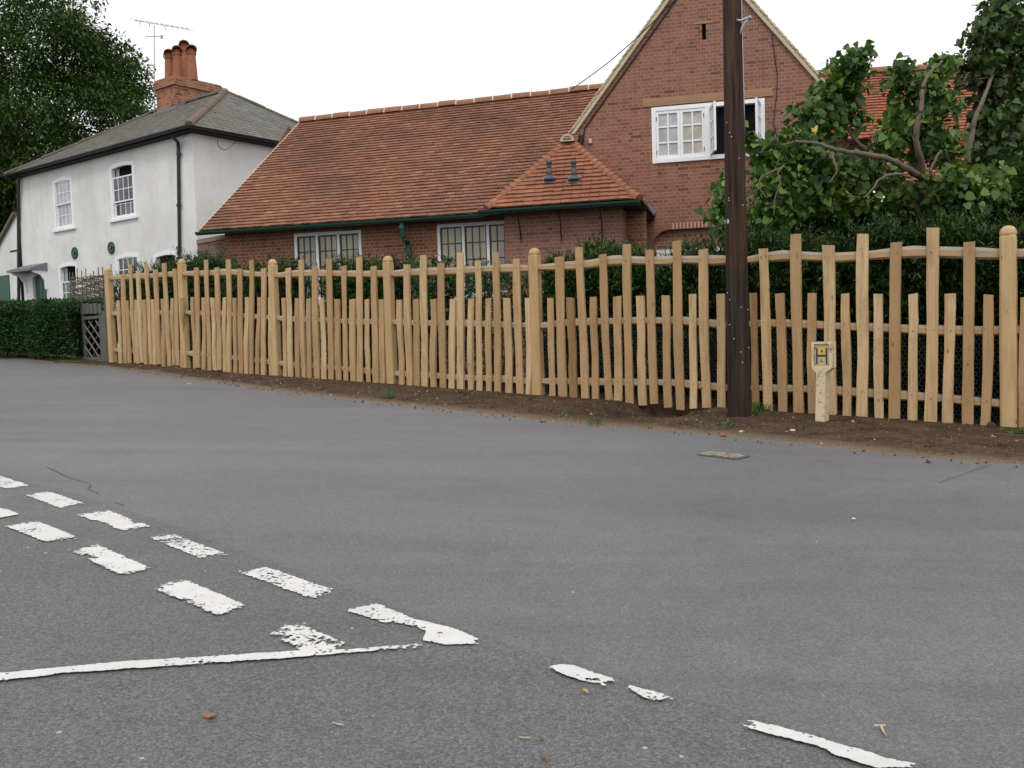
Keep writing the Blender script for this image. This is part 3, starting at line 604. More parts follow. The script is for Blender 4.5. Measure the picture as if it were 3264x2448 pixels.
# chicken wire stapled behind the lower rails
for i in range(6):
    F=BF[i]; L=np.linalg.norm((PB[i+1]-PB[i])[:2]); cw,ch=.040,.046; b=MB(); r=.0011
    zb=[PB[i][2]-.02,PB[i+1][2]-.02]; uvm=[F.px(px,py,-.03) for px,py in RAILY[1]]; us=[a for a,_ in uvm]; zs=[a for _,a in uvm]
    nx=int(L/cw)
    def seg(a,c):
        ax=(F.u*(c[1]-a[1])-UP*(c[0]-a[0])); ax=ax/np.linalg.norm(ax)*r; p,q=F.p(a[0],a[1],-.034),F.p(c[0],c[1],-.034)
        b.add([p-ax,p+ax,q+ax,q-ax,p+F.n*r*1.5,q+F.n*r*1.5],[(0,4,5,3),(4,1,2,5)])
    for ix in range(nx):
        u0=ix*cw; z0=zb[0]+(zb[1]-zb[0])*u0/L; z1=float(np.interp(u0,us,zs)); ny=int((z1-z0)/(ch*.75))
        for iy in range(ny):
            z=z0+iy*ch*.75; o_=(iy%2)*cw/2; c0=(u0+o_,z)
            seg(c0,(c0[0],z+ch*.42)); seg((c0[0],z+ch*.42),(c0[0]+cw/2,z+ch*.75)); seg((c0[0],z+ch*.42),(c0[0]-cw/2,z+ch*.75))
    b.build('wire_mesh',M['wire'],fence)
# ------------------------------------------------------------------ telegraph pole
pb=ground(2357,1336); pb=CAM+(pb-CAM)*.985; Dp=pb[1]
pole=thing('telegraph_pole',pb,'tall dark brown creosoted telegraph pole standing on the verge in front of the fence','telegraph pole')
top=depth(2330,-160,Dp); top=V(pb[0],pb[1],pb[2])+(top-V(pb[0],pb[1],pb[2]))*(8.2/(top[2]-pb[2])); rad=lambda z:.107-(z-pb[2])*.0070
b=MB(); L=[]; 
for k in range(29):
    t=k/28; q=V(pb[0],pb[1],pb[2]-.3)*(1-t)+top*t; L.append(q)
b.tube(L,[rad(q[2]) for q in L],28); b.build('shaft',M['pole'],pole,smooth=True)
tocam=nrm(V(-pb[0],-pb[1],0)); side=V(-tocam[1],tocam[0],0); side=side if side[0]>0 else -side
def pole_at(py): 
    q=depth(2357,py,Dp); z=q[2]; t=(z-(pb[2]-.3))/(top[2]-pb[2]+.3); return (V(pb[0],pb[1],pb[2]-.3)*(1-t)+top*t)
c=pole_at(80); rr=rad(c[2]); m=.0034
a=c+side*rr*.6+tocam*rr*.75
b=MB(); sx=lambda px,py: depth(px,py,Dp-.10)
b.tube([sx(2348,64),sx(2362,66),sx(2380,58),sx(2391,54)],[.012,.012,.011,.013],8)
b.tube([sx(2360,110),sx(2364,90),sx(2374,72),sx(2386,60)],[.010,.009,.009,.009],8)
b.tube([sx(2389,61),sx(2391,50)],[.016,.016],8); b.build('bracket',M['metal'],pole,smooth=True)
b=MB(); b.tube([pole_at(y)+side*(rad(pole_at(y)[2])+.002)+tocam*.02 for y in(-900,-400,0,120,240,330,430)],.006,6); b.build('conduit',M['metal'],pole,smooth=True)
def text_mesh(name,body,size,parent,mat,org,right,up,out,ext=.002,sx=1.):
    cu=bpy.data.curves.new(name,'FONT'); cu.body=body; cu.size=size; cu.align_x='CENTER'; cu.align_y='CENTER'; cu.extrude=ext; cu.offset=size*.012
    o=bpy.data.objects.new(name,cu); me=bpy.data.meshes.new_from_object(o); bpy.data.objects.remove(o)
    L=rootloc(parent); me.name=name
    for v in me.vertices:
        q=org+right*v.co.x*sx+up*v.co.y+out*v.co.z-L; v.co=Vector(q)
    me.materials.clear(); me.materials.append(mat); ob=link(name,me,parent,L); return ob
q=depth(2329,708,Dp); c=pole_at(708); rr=rad(c[2])
for ch,px in(('1',2324.5),('0',2333.5)):
    off=(px-2357)/FPX*Dp; out=nrm(side*off+tocam*math.sqrt(max(1e-6,rr*rr-off*off))); rt=nrm(side-out*(side@out))
    text_mesh('numeral',ch,.052,pole,M['num'],V(c[0],c[1],q[2])+out*(rr+.003),rt,UP,out,.002)
b=MB()
for k in range(16):
    y=random.uniform(350,1200); c=pole_at(y); an=random.uniform(-1.2,1.2); out=nrm(side*math.sin(an)+tocam*math.cos(an)); b.lathe(c+out*(rad(c[2])-.001),[(.0045,0),(.0045,.004),(.002,.006)],6,0,out)
b.build('nail',M['num'],pole)
# ------------------------------------------------------------------ hydrant marker
hb=ground(2614,1332); hb=CAM+(hb-CAM)*.925; hz=hb[2]; Dh=hb[1]
hyd=thing('hydrant_marker',hb,'short flaking cream concrete hydrant marker post with yellow plate reading H 4 6','hydrant marker')
hn=nrm(V(-.75,-1,0)); hu=V(-hn[1],hn[0],0); hu=hu if hu[0]>0 else -hu
HF=Frame(hb,hu,hn); zx=lambda x,y:(2480+x/5.183,1040+y/5.183)
def hp(x,y,w=.0): return HF.px(*zx(x,y),w)
fw=.055
uL,vT=hp(550,262,fw); uR,_=hp(880,262,fw); _,vB=hp(700,690,fw); _,vN=hp(700,770,fw); sl_,_=hp(632,900,fw); sr_,_=hp(782,900,fw); bl_,v0=hp(612,1505,fw); br_,_=hp(762,1505,fw); v0=hz-.05
out=[(bl_,v0),(br_,v0),(sr_,vN),(uR,vB),(uR,vT),(uL,vT),(uL,vB-.0),(sl_,vN)]
b=MB(); dk=.125; rec=.018
pi=[(uL+.022,vB+.018),(uR-.022,vB+.018),(uR-.022,vT-.018),(uL+.022,vT-.018)]
front=lambda w,l:[HF.p(u,v,w) for u,v in l]
# front faces around the recess
b.poly(front(fw,[(bl_,v0),(br_,v0),(sr_,vN),(sl_,vN)])); b.poly(front(fw,[(sl_,vN),(sr_,vN),(uR,vB),(uL,vB)]))
hd=[(uL,vB),(uR,vB),(uR,vT),(uL,vT)]
for k in range(4):
    k2=(k+1)%4; b.quad(*front(fw,[hd[k],hd[k2],pi[k2],pi[k]])); b.quad(*(front(fw,[pi[k],pi[k2]])+front(fw-rec,[pi[k2],pi[k]])))
b.poly(front(fw-rec,pi)); b.poly(front(fw-dk,out)[::-1])
for k in range(8): k2=(k+1)%8; b.quad(*(front(fw,[out[k],out[k2]])+front(fw-dk,[out[k2],out[k]])))
b.build('body',M['conc'],hyd)
pl=[(uL+.026,vB+.022),(uR-.026,vB+.022),(uR-.026,vT-.022),(uL+.026,vT-.022)]; w0=fw-rec+.002
def pbx(x0,x1,y0,y1): 
    a,c=hp(x0,y0,w0),hp(x1,y1,w0); return min(a[0],c[0]),max(a[0],c[0]),min(a[1],c[1]),max(a[1],c[1])
b=MB(); b.fbox(HF,pl[0][0],pl[1][0],pl[0][1],pl[2][1],w0,w0+.002); plate=b.build('plate',M['platec'],hyd)
b=MB()
b.fbox(HF,*pbx(627,657,362,628),w0+.0022,w0+.0035)
b.fbox(HF,*pbx(787,817,362,628),w0+.0022,w0+.0035); b.fbox(HF,*pbx(657,787,472,502),w0+.0022,w0+.0035); b.build('letter',M['plateb'],plate)
b=MB(); b.fbox(HF,*pbx(660,784,352,468),w0+.0022,w0+.003); b.build('panel',M['platey'],plate)
b=MB(); b.fbox(HF,*pbx(670,782,512,625),w0+.0022,w0+.003); b.build('panel',M['platec'],plate)
for ch,x,y,s,mt in(('4',722,412,.046,'black'),('6',716,575,.040,'iron')):
    a=hp(x,y,w0+.004); text_mesh('numeral',ch,s,plate,M[mt],HF.p(a[0],a[1],w0+.004),hu,UP,hn,.0006,.85)
b=MB()
for x,y in((612,358),(842,365),(606,618),(832,632)): a=hp(x,y,w0); b.lathe(HF.p(a[0],a[1],w0+.001),[(.007,0),(.006,.004),(.003,.006)],8,0,hn)
b.build('screw',M['iron'],plate)
# ------------------------------------------------------------------ gate, hurdle
GFm=Frame(PB[0],dirL*V(-1,-1,0)/np.linalg.norm(dirL[:2]),-FN*-1); gu=nrm((PB[1]-PB[0])*V(1,1,0)); gn=V(gu[1],-gu[0],0); gn=gn if gn[1]<0 else -gn; GFm=Frame(PB[0],gu,gn)
gq_=lambda x,y,w=0: GFm.px(x/4.148,780+y/4.148,w)
base=GFm.p(gq_(1220,1580)[0],gq_(1220,1590)[1]); gate=thing('garden_gate',base,'old grey wooden lattice garden gate at the left end of the pale fence','gate')
for x0,x1,yt,yb in((985,1058,690,1570),(1395,1450,648,1610)):
    u0,vt=gq_(x0,yt); u1,_=gq_(x1,yt); _,vb=gq_(x0,yb); b=MB(); b.fbox(GFm,u0,u1,vb-.2,vt-.03,-.07,.04); b.fbox(GFm,u0+.02,u1-.02,vt-.03,vt,-.05,.02); b.build('post',M['greywood'],gate,bevel=.006)
def gr(x0,x1,y0,y1,w0,w1,b): 
    a,c=gq_(x0,y1),gq_(x1,y0); b.fbox(GFm,a[0],c[0],a[1],gq_(x0,y0)[1],w0,w1)
b=MB(); gr(1062,1100,800,1560,-.03,.02,b); gr(1352,1392,880,1560,-.03,.02,b); gr(1101,1351,955,995,-.028,.018,b); gr(1101,1351,1490,1570,-.028,.018,b); gr(1101,1351,888,915,-.028,.018,b); b.build('frame',M['greywood'],gate,bevel=.004)
b=MB()
for k,x in enumerate((1052,1112,1162,1212,1265,1322)): gr(x,x+30,775+(k%2)*8,915,.0185,.034,b)
b.build('picket',M['greywood'],gate)
b=MB(); u0,v0=gq_(1100,1490); u1,v1=gq_(1352,996); H=v1-v0; Wd=u1-u0
def clip(s,sgn):
    pts=[]
    k=1.9*H/Wd/2*sgn if False else sgn*H/Wd*.95
    for u in(0,Wd):
        v=s+k*u
        if 0<=v<=H: pts.append((u,v))
    for v in(0,H):
        u=(v-s)/k
        if 0<u<Wd: pts.append((u,v))
    return pts[:2] if len(pts)>=2 else None
for sgn,w_,m_ in((-1,.004,0),(1,-.012,1)):
    for k in range(-5,12):
        s=(k*.31-.1)*H if sgn>0 else (k*.31+.12)*H
        p=clip(s,sgn)
        if p and abs(p[0][0]-p[1][0])>.03: b.bar(GFm.p(u0+p[0][0],v0+p[0][1],w_),GFm.p(u0+p[1][0],v0+p[1][1],w_),.022,.014,GFm.n if False else np.cross(GFm.n,nrm(GFm.p(p[1][0],p[1][1])-GFm.p(p[0][0],p[0][1]))),m_)
b.build('lattice',[M['greywood2'],M['greywood']],gate)
HFm=Frame(PB[0]-gn*1.1-gu*.2,gu,gn); hq=lambda x,y:HFm.px(x/4.148,780+y/4.148)
hur=thing('wattle_hurdle',HFm.p(*hq(1150,800)),'woven hazel wattle hurdle panel standing behind the grey gate','hurdle')
ul,vl=hq(905,450); ur,vr=hq(1490,385); vb=gz(*HFm.p(ul,0)[:2])-.1; NSt=11
b=MB(); st=[ul+(ur-ul)*(k+.2)/(NSt-.6) for k in range(NSt)]
for k,u in enumerate(st): 
    tp=vl+(vr-vl)*(u-ul)/(ur-ul)+random.uniform(.05,.22); l=random.uniform(-.02,.05); b.tube([HFm.p(u,vb),HFm.p(u+.01,(vb+tp)/2,.004),HFm.p(u+l,tp)],[.016,.014,.010],6)
b.build('stake',M['wattle'],hur)
b=MB(); nr=92
for r in range(nr):
    t=r/(nr-1); sgn=1 if r%2 else -1; a0=random.uniform(0,.5); a1=NSt-1-random.uniform(0,.5)
    if random.random()<.3: a0=random.uniform(0,4)
    pts=[]; N=40
    for k in range(N+1):
        s=a0+(a1-a0)*k/N; u=np.interp(s,range(NSt),st); vt=vl+(vr-vl)*(u-ul)/(ur-ul); v=vb+(vt-vb)*t+.008*math.sin(u*6+r)+.006*math.sin(u*17+r*2.3); pts.append(HFm.p(u,v,sgn*.026*math.sin(s*math.pi+math.pi/2)+random.uniform(-.004,.004)))
    b.tube(pts,[random.uniform(.009,.0135)]*(N+1),5,cap=False)
b.build('weave',M['wattle'],hur,smooth=True)
# ------------------------------------------------------------------ foliage
def shrub(name,label,cat,x0,x1,ytop,D0,D1,n,seed,mat='yew',size=(.058,.0085),shape=NEED,group=None,spiky=.25,bot=0.,prof=None,dens_bot=.6,core=.62):
    """a dense bush behind the fence; ytop: [(px,py)...] outline of its top"""
    n=int(n*1.35); rg=np.random.default_rng(seed); xs=[a for a,_ in ytop]; ys=[a for _,a in ytop]
    Dm=(D0+D1)/2; F=Frame(PB[0]-FN*Dm,FD,FN); uv=[F.px(a,c) for a,c in ytop]; us=np.array([a for a,_ in uv]); vt=np.array([c for _,c in uv])-.10
    ua,ub=F.px(x0,900)[0],F.px(x1,900)[0]; 
    base=F.p((ua+ub)/2,0); base[2]=gz(base[0],base[1]); t=thing(name,base,label,cat,group)
    # sprays: each spray has a stem direction and several needles/leaves
    ns=n//9; u=rg.uniform(ua,ub,ns); top=np.interp(u,us,vt)+.05*np.sin(u*9+seed)+.04*np.sin(u*23+seed*2)
    zb=np.array([gz(*F.p(a,0)[:2]) for a in u])+bot; k=rg.random(ns)**(dens_bot); z=zb+(top-zb)*k
    d=rg.uniform(-1,1,ns); d=np.sign(d)*np.abs(d)**.55; taper=1-.55*np.clip((k-.75)/.25,0,1)**2
    edge=np.minimum((u-ua),(ub-u)); taper*=np.clip(.45+edge/.25,0,1)
    half=(D1-D0)/2; dd=d*half*taper; pos=np.stack([F.o[0]+F.u[0]*u-F.n[0]*dd,F.o[1]+F.u[1]*u-F.n[1]*dd,z],1)
    o=np.stack([-F.n[0]*d*1.1+F.u[0]*rg.normal(0,.6,ns),-F.n[1]*d*1.1+F.u[1]*rg.normal(0,.6,ns),.35+spiky*rg.random(ns)*4*(k>.85)+rg.normal(0,.35,ns)],1)
    o/=np.linalg.norm(o,axis=1,keepdims=True); sl=size[0]*rg.uniform(1.2,3.2,ns)*(1+spiky*(k>.9))
    m=9; tt=np.tile(np.linspace(.05,1,m),ns); P=np.repeat(pos,m,0)+np.repeat(o*sl[:,None],m,0)*tt[:,None]
    dr=np.repeat(o,m,0)*.8+rdir2(rg,ns*m)*.75; upv=np.tile([0,0,1.],(ns*m,1))+rdir2(rg,ns*m)*.6
    sc_=rg.uniform(.6,1.2,ns*m)*(1.15-.4*tt)
    leaves('foliage',P,dr,upv,size[0]*sc_,size[1]*2*sc_,shape,M[mat],t)
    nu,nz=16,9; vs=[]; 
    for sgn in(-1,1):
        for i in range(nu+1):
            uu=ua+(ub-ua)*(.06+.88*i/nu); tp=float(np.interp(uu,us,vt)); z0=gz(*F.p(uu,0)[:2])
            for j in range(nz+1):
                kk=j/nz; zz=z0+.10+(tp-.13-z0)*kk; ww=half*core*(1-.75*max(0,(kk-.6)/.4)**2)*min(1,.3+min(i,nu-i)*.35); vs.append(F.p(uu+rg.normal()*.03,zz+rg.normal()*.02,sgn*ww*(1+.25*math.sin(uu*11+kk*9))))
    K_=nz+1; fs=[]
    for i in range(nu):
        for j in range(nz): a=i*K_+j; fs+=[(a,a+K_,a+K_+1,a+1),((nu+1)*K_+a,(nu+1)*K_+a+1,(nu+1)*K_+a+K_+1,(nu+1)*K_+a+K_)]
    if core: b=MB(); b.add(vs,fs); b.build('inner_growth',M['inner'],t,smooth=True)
    b=MB()
    for i in range(14):
        uu=rg.uniform(ua+.05,ub-.05); tp=float(np.interp(uu,us,vt)); a=F.p(uu*.7+(ua+ub)/2*.3,gz(*F.p(uu,0)[:2])-.05,rg.uniform(-half,half)*.3); c=F.p(uu,tp-.12,rg.uniform(-half,half)*.7)
        b.tube([a,(a+c)/2+rdir2(rg,1)[0]*.05,c],[.018,.012,.004],5)
    b.build('stem',M['darkbark'],t); return t
def rdir2(rg,n): 
    v=rg.normal(size=(n,3)); return v/np.linalg.norm(v,axis=1,keepdims=True)
YG='yew bushes planted in a row behind the pale fence'
def yew(lab,x0,x1,pr,n,seed,D0=.35,D1=1.15,**k): return shrub('yew_bush',lab,'yew bush',x0,x1,pr,D0,D1,n,seed,group=YG,**k)
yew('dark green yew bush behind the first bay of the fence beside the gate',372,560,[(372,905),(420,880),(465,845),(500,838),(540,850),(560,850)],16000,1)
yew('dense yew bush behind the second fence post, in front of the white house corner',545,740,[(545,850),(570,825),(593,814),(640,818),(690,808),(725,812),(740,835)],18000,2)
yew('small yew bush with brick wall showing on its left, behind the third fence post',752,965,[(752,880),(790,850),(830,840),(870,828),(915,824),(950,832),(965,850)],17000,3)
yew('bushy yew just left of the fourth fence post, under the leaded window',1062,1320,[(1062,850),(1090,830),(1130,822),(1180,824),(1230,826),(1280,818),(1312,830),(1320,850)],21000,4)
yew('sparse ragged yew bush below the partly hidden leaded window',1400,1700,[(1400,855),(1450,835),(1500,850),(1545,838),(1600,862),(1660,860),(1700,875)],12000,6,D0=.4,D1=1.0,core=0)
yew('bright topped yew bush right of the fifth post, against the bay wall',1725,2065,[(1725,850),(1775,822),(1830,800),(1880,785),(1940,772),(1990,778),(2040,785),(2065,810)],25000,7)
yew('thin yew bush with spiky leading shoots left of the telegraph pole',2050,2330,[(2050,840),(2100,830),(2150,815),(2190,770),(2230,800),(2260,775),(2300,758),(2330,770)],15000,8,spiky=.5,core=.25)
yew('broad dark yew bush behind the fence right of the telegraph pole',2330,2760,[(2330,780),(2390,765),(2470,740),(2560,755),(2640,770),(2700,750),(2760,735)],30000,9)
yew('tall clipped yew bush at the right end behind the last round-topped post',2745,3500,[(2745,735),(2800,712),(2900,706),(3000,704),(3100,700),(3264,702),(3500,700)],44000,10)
shrub('laurel_bush','small glossy-leaved evergreen bush between two yews under the leaded windows','evergreen bush',1340,1430,[(1340,850),(1375,822),(1400,815),(1430,838)],.3,.8,2600,21,'laurel',(.06,.028),KITE,spiky=.4,core=0)
shrub('dark_shrub','dark shady shrub mass beneath the heart-leaved tree behind the yew hedge','shrub',2400,3600,[(2400,690),(2500,640),(2700,620),(2900,600),(3100,560),(3264,540),(3600,540)],3.2,4.2,26000,33,'ivy',(.09,.035),KITE)
# clipped hedge by the white house
HB=[ground(-420,1120),ground(240,1156)]; hu_=nrm((HB[1]-HB[0])*V(1,1,0)); hn_=V(hu_[1],-hu_[0],0); hn_=hn_ if hn_[1]<0 else -hn_
HFr=Frame(HB[1],hu_,hn_); hedge=thing('clipped_hedge',HB[1],'clipped dark green privet hedge in front of the white house, left of the gate','hedge')
Lh=np.linalg.norm((HB[1]-HB[0])[:2]); N=46000; rg=np.random.default_rng(5)
uR_,vR_=HFr.px(243,958,-.15); uL_,vL_=HFr.px(0,966,-.15)
u=-.10-(Lh-.1)*rg.random(N); ztop=vR_+(vL_-vR_)*(u-uR_)/(uL_-uR_); zb=np.array([gz(*HFr.p(a,0)[:2]) for a in u])
f=rg.random(N); wd=.9; front=f<.55; k=rg.random(N)**.75
d=np.where(front,-rg.random(N)**2*.25,-rg.random(N)*wd); z=np.where(front,zb+(ztop-zb)*k,ztop-rg.random(N)**2*.22)
bul=.09*np.sin(u*4.3)+.05*np.sin(u*1.7+1)+.05*np.sin(z*5+u*2); d=d+bul-.10*np.clip(1-(z-zb)/.35,0,1)-.1*np.clip((z-ztop+.15)/.15,0,1)**2; z=z+np.where(front,0,.025*np.sin(u*11)+.02*np.sin(u*29))
pos=np.stack([HFr.o[0]+hu_[0]*u+hn_[0]*d,HFr.o[1]+hu_[1]*u+hn_[1]*d,z],1)
dr=rdir2(rg,N)+np.where(front[:,None],hn_*.9,UP*.9)+UP*.3; leaves('foliage',pos,dr,rdir2(rg,N)+UP,.05*rg.uniform(.6,1.3,N),.034*rg.uniform(.6,1.2,N),KITE,M['hedge'],hedge)
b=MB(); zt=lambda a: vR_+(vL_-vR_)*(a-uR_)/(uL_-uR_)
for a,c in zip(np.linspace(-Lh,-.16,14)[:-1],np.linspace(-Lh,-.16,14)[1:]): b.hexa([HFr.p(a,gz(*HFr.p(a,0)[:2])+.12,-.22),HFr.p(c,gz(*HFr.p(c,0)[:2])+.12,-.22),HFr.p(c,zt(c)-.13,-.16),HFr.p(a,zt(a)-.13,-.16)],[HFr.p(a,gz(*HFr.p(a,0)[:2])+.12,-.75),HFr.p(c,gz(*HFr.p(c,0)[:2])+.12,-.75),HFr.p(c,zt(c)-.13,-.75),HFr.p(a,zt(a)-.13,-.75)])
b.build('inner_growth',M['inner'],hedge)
b=MB()
for i in range(60):
    uu=-.2-rg.random()*(Lh-.2); a=HFr.p(uu,gz(*HFr.p(uu,0)[:2])-.05,-.45+rg.normal()*.1); c=HFr.p(uu+rg.normal()*.15,a[2]+.95,-.3+rg.normal()*.15); b.tube([a,(a+c)/2+rdir2(rg,1)[0]*.06,c],[.014,.01,.004],5)
b.build('stem',M['darkbark'],hedge)
# ------------------------------------------------------------------ big tree behind the white house
def cloud_tree(name,label,cat,px,py,rpx,D,clumps,per,lsize,mat,seed,trunk,squash=(1,1,1.),low=None,shape=KITE,extra=(),cr=.16,group=None):
    rg=np.random.default_rng(seed); c=depth(px,py,D); Rw=rpx/FPX*D; base=V(c[0],c[1],gz(c[0],c[1])); t=thing(name,base,label,cat,group)
    cs=[];v=rdir2(rg,clumps); r=rg.random(clumps)**.33; r=np.where(rg.random(clumps)<.75,.80+.17*rg.random(clumps),r*.8); q=c+v*(r*Rw)[:,None]*np.array(squash)
    q=q+ (np.sin(v*5+seed)*.06*Rw); cs=[q]; rad=[Rw*cr*rg.uniform(.6,1.35,clumps)]
    for ex,ey,er,en in extra:
        e=depth(ex,ey,D); w_=er/FPX*D; cs.append(e+rdir2(rg,en)*(rg.random(en)**.5*w_)[:,None]); rad.append(np.full(en,w_*.45)*rg.uniform(.7,1.3,en))
    cs=np.concatenate(cs); rad=np.concatenate(rad); ok=cs[:,2]>base[2]+.4; cs=cs[ok]; rad=rad[ok]; n=len(cs)*per
    ci=np.repeat(np.arange(len(cs)),per); dv=rdir2(rg,n); rr=rg.random(n)**.45
    pos=cs[ci]+dv*(rr*rad[ci])[:,None]*np.array([1,1,.62]); pos[:,2]-=.15*rad[ci]*(dv[:,0]**2+dv[:,1]**2)
    dr=dv*.7+rdir2(rg,n)*.7+np.array([0,0,-.25]); up=np.tile([0,0,1.],(n,1))+rdir2(rg,n)*.55
    s=lsize*rg.uniform(.6,1.3,n); leaves('crown',pos,dr,up,s,s*.62,shape,M[mat],t)
    b=MB(); tr,hf=trunk; top=V(c[0],c[1],c[2]+Rw*.45); b.tube([base-V(0,0,.3),base+(top-base)*.3+V(.1,0,0),base+(top-base)*.65,top],[tr,tr*.8,tr*.5,tr*.15],10)
    for i in range(26):
        e=cs[rg.integers(len(cs))]; a=base+(top-base)*rg.uniform(.3,.85); b.tube([a,(a+e)/2+V(0,0,.1*Rw),e],[tr*.3,tr*.16,tr*.04],6)
    b.build('trunk',M['darkbark'],t); return t
cloud_tree('broadleaf_tree','large dark green broadleaf tree rising behind the white house at upper left','tree',30,450,485,36,520,250,.17,'tree',31,(.35,.4),(1,.8,1.),extra=((-60,640,140,26),(20,560,150,26),(-150,800,160,20),(150,-60,170,20)))
# ------------------------------------------------------------------ building helpers
def wall(name,parent,F,outer,holes,mat,w=0,reveal=.12,lab=None):
    bm=bmesh.new(); es=[]
    for lp in [outer]+holes:
        vs=[bm.verts.new((u,v,0)) for u,v in lp]
        for i in range(len(vs)): es.append(bm.edges.new((vs[i],vs[(i+1)%len(vs)])))
    bmesh.ops.triangle_fill(bm,use_beauty=True,use_dissolve=False,edges=es)
    b=MB()
    for f in bm.faces:
        uv=[(v.co.x,v.co.y) for v in f.verts]; b.poly([F.p(a,c,w) for a,c in uv],0,uv)
    bm.free()
    for h in holes:
        for i in range(len(h)):
            a,c=h[i],h[(i+1)%len(h)]; L=math.dist(a,c)
            uv=[(0,a[1]),(L,a[1]),(L,a[1]+reveal),(0,a[1]+reveal)] if abs(a[1]-c[1])<1e-6 else [(0,a[1]),(0,c[1]),(reveal,c[1]),(reveal,a[1])]
            b.quad(F.p(*a,w),F.p(*c,w),F.p(*c,w-reveal),F.p(*a,w-reveal),0,uv)
    o=b.build(name,mat,parent)
    if lab: o['label']=lab
    return o
def rect(u0,u1,v0,v1): return [(u0,v0),(u1,v0),(u1,v1),(u0,v1)]
def tiles(name,parent,eL,eR,rL,rR,gauge,tw,mat,th=.030,lim=None,jit=.006,lab=None,seed=1,t0=0,t1=1,sag=0):
    rg=random.Random(seed); eL,eR,rL,rR=[np.asarray(a,float) for a in(eL,eR,rL,rR)]
    N=nrm(np.cross(eR-eL,rL-eL)); N=N if N[2]>0 else -N
    sl=np.linalg.norm((rL+rR-eL-eR)/2); nc=max(2,round(sl/gauge)); b=MB()
    vs=[];fs=[]
    for i in range(nc):
        ta=i/nc; tb=min(1,(i+1.25)/nc)
        if ta<t0-1e-6 or ta>=t1-1e-6: continue
        A,B=eL+(rL-eL)*ta,eR+(rR-eR)*ta; A2,B2=eL+(rL-eL)*tb,eR+(rR-eR)*tb
        Lw=np.linalg.norm(B-A)
        if Lw<.05: continue
        s0,s1=(0,1) if lim is None else lim(ta)
        n=max(1,round(Lw/tw)); x=-.5 if i%2 else 0.; wob=rg.uniform(-.004,.004)
        while x<n:
            a,c=max(s0,x/n),min(s1,(x+.965)/n)
            x+=1
            if c-a<.15/n: continue
            h=th+.008+rg.uniform(-jit,jit)*.8; hl=h+rg.uniform(-jit,jit)*.5; sg=-sag*math.sin(math.pi*(a+c)/2)
            sh=(rL-eL)/np.linalg.norm(rL-eL)*(rg.uniform(-jit,jit)+wob)
            p0=A+(B-A)*a+N*(h+sg)+sh; p1=A+(B-A)*c+N*(hl+sg)+sh; p2=A2+(B2-A2)*c+N*(.006+sg); p3=A2+(B2-A2)*a+N*(.006+sg)
            k=len(vs); vs+=[p0,p1,p2,p3,p0-N*th,p1-N*th]; fs+=[(k,k+1,k+2,k+3),(k+4,k+5,k+1,k),(k,k+3,k+4),(k+1,k+5,k+2)]
    b.add(vs,fs); l0,l1=(0,1); q=b
    s0,s1=(0,1) if lim is None else lim((t0+t1)/2)
    o=b.build(name,mat,parent)
    if lab: o['label']=lab
    return o
def halfpipe(b,a,c,r,n=8,m=0,up=UP,close=True,drop=0):
    a,c=np.asarray(a,float),np.asarray(c,float); t=nrm(c-a); s=nrm(np.cross(t,up)); o=np.cross(s,t)
    vs=[]; 
    for p in(a,c):
        for k in range(n+1):
            an=math.pi*k/n; vs.append(p+s*r*math.cos(an)+o*(r*math.sin(an)-drop))
    fs=[(k,k+1,n+2+k,n+1+k) for k in range(n)]
    if close: fs+=[tuple(range(n,-1,-1)),tuple(n+1+k for k in range(n+1))]
    b.add(vs,fs,m)
def ridge_run(name,parent,a,c,r,mat,step=.42,mort=True,gap=.012):
    a,c=np.asarray(a,float),np.asarray(c,float); L=np.linalg.norm(c-a); n=max(1,round(L/step)); b=MB()
    for k in range(n):
        p=a+(c-a)*(k/n)+(c-a)/L*gap; q=a+(c-a)*((k+1)/n)-(c-a)/L*gap; j=V(0,0,random.uniform(-.012,.008)); halfpipe(b,p+j,q+j+V(0,0,random.uniform(-.006,.006)),r*random.uniform(.96,1.04),8,0,drop=r*.35)
        if mort and k: p=a+(c-a)*(k/n)-(c-a)/L*gap*1.1; q=p+(c-a)/L*gap*2.2; halfpipe(b,p,q,r*1.015,8,1,drop=r*.35)
    return b.build(name,[mat,M['mortar']],parent)
def gutter(name,parent,pts,r,mat,brk=None):
    b=MB()
    for a,c in zip(pts[:-1],pts[1:]):
        a,c=np.asarray(a),np.asarray(c); t=nrm(c-a); s=nrm(np.cross(t,UP)); n=8; vs=[]
        for p in(a,c):
            for k in range(n+1):
                an=math.pi+math.pi*k/n; vs.append(p+s*r*math.cos(an)+UP*r*math.sin(an))
            for k in range(n,-1,-1):
                an=math.pi+math.pi*k/n; vs.append(p+s*(r-.008)*math.cos(an)+UP*((r-.008)*math.sin(an)))
        K=2*(n+1); fs=[(k,(k+1)%K,K+(k+1)%K,K+k) for k in range(K)]
        b.add(vs,fs); b.poly([a+s*r*math.cos(math.pi+math.pi*k/n)+UP*r*math.sin(math.pi+math.pi*k/n) for k in range(n+1)]); b.poly([c+s*r*math.cos(math.pi+math.pi*k/n)+UP*r*math.sin(math.pi+math.pi*k/n) for k in range(n+1)])
    return b.build(name,mat,parent)
uA=V(.9706,-.2406,0); nA=V(-.2406,-.9706,0); uW=V(.7989,-.6014,0); nW=V(-.6014,-.7989,0)
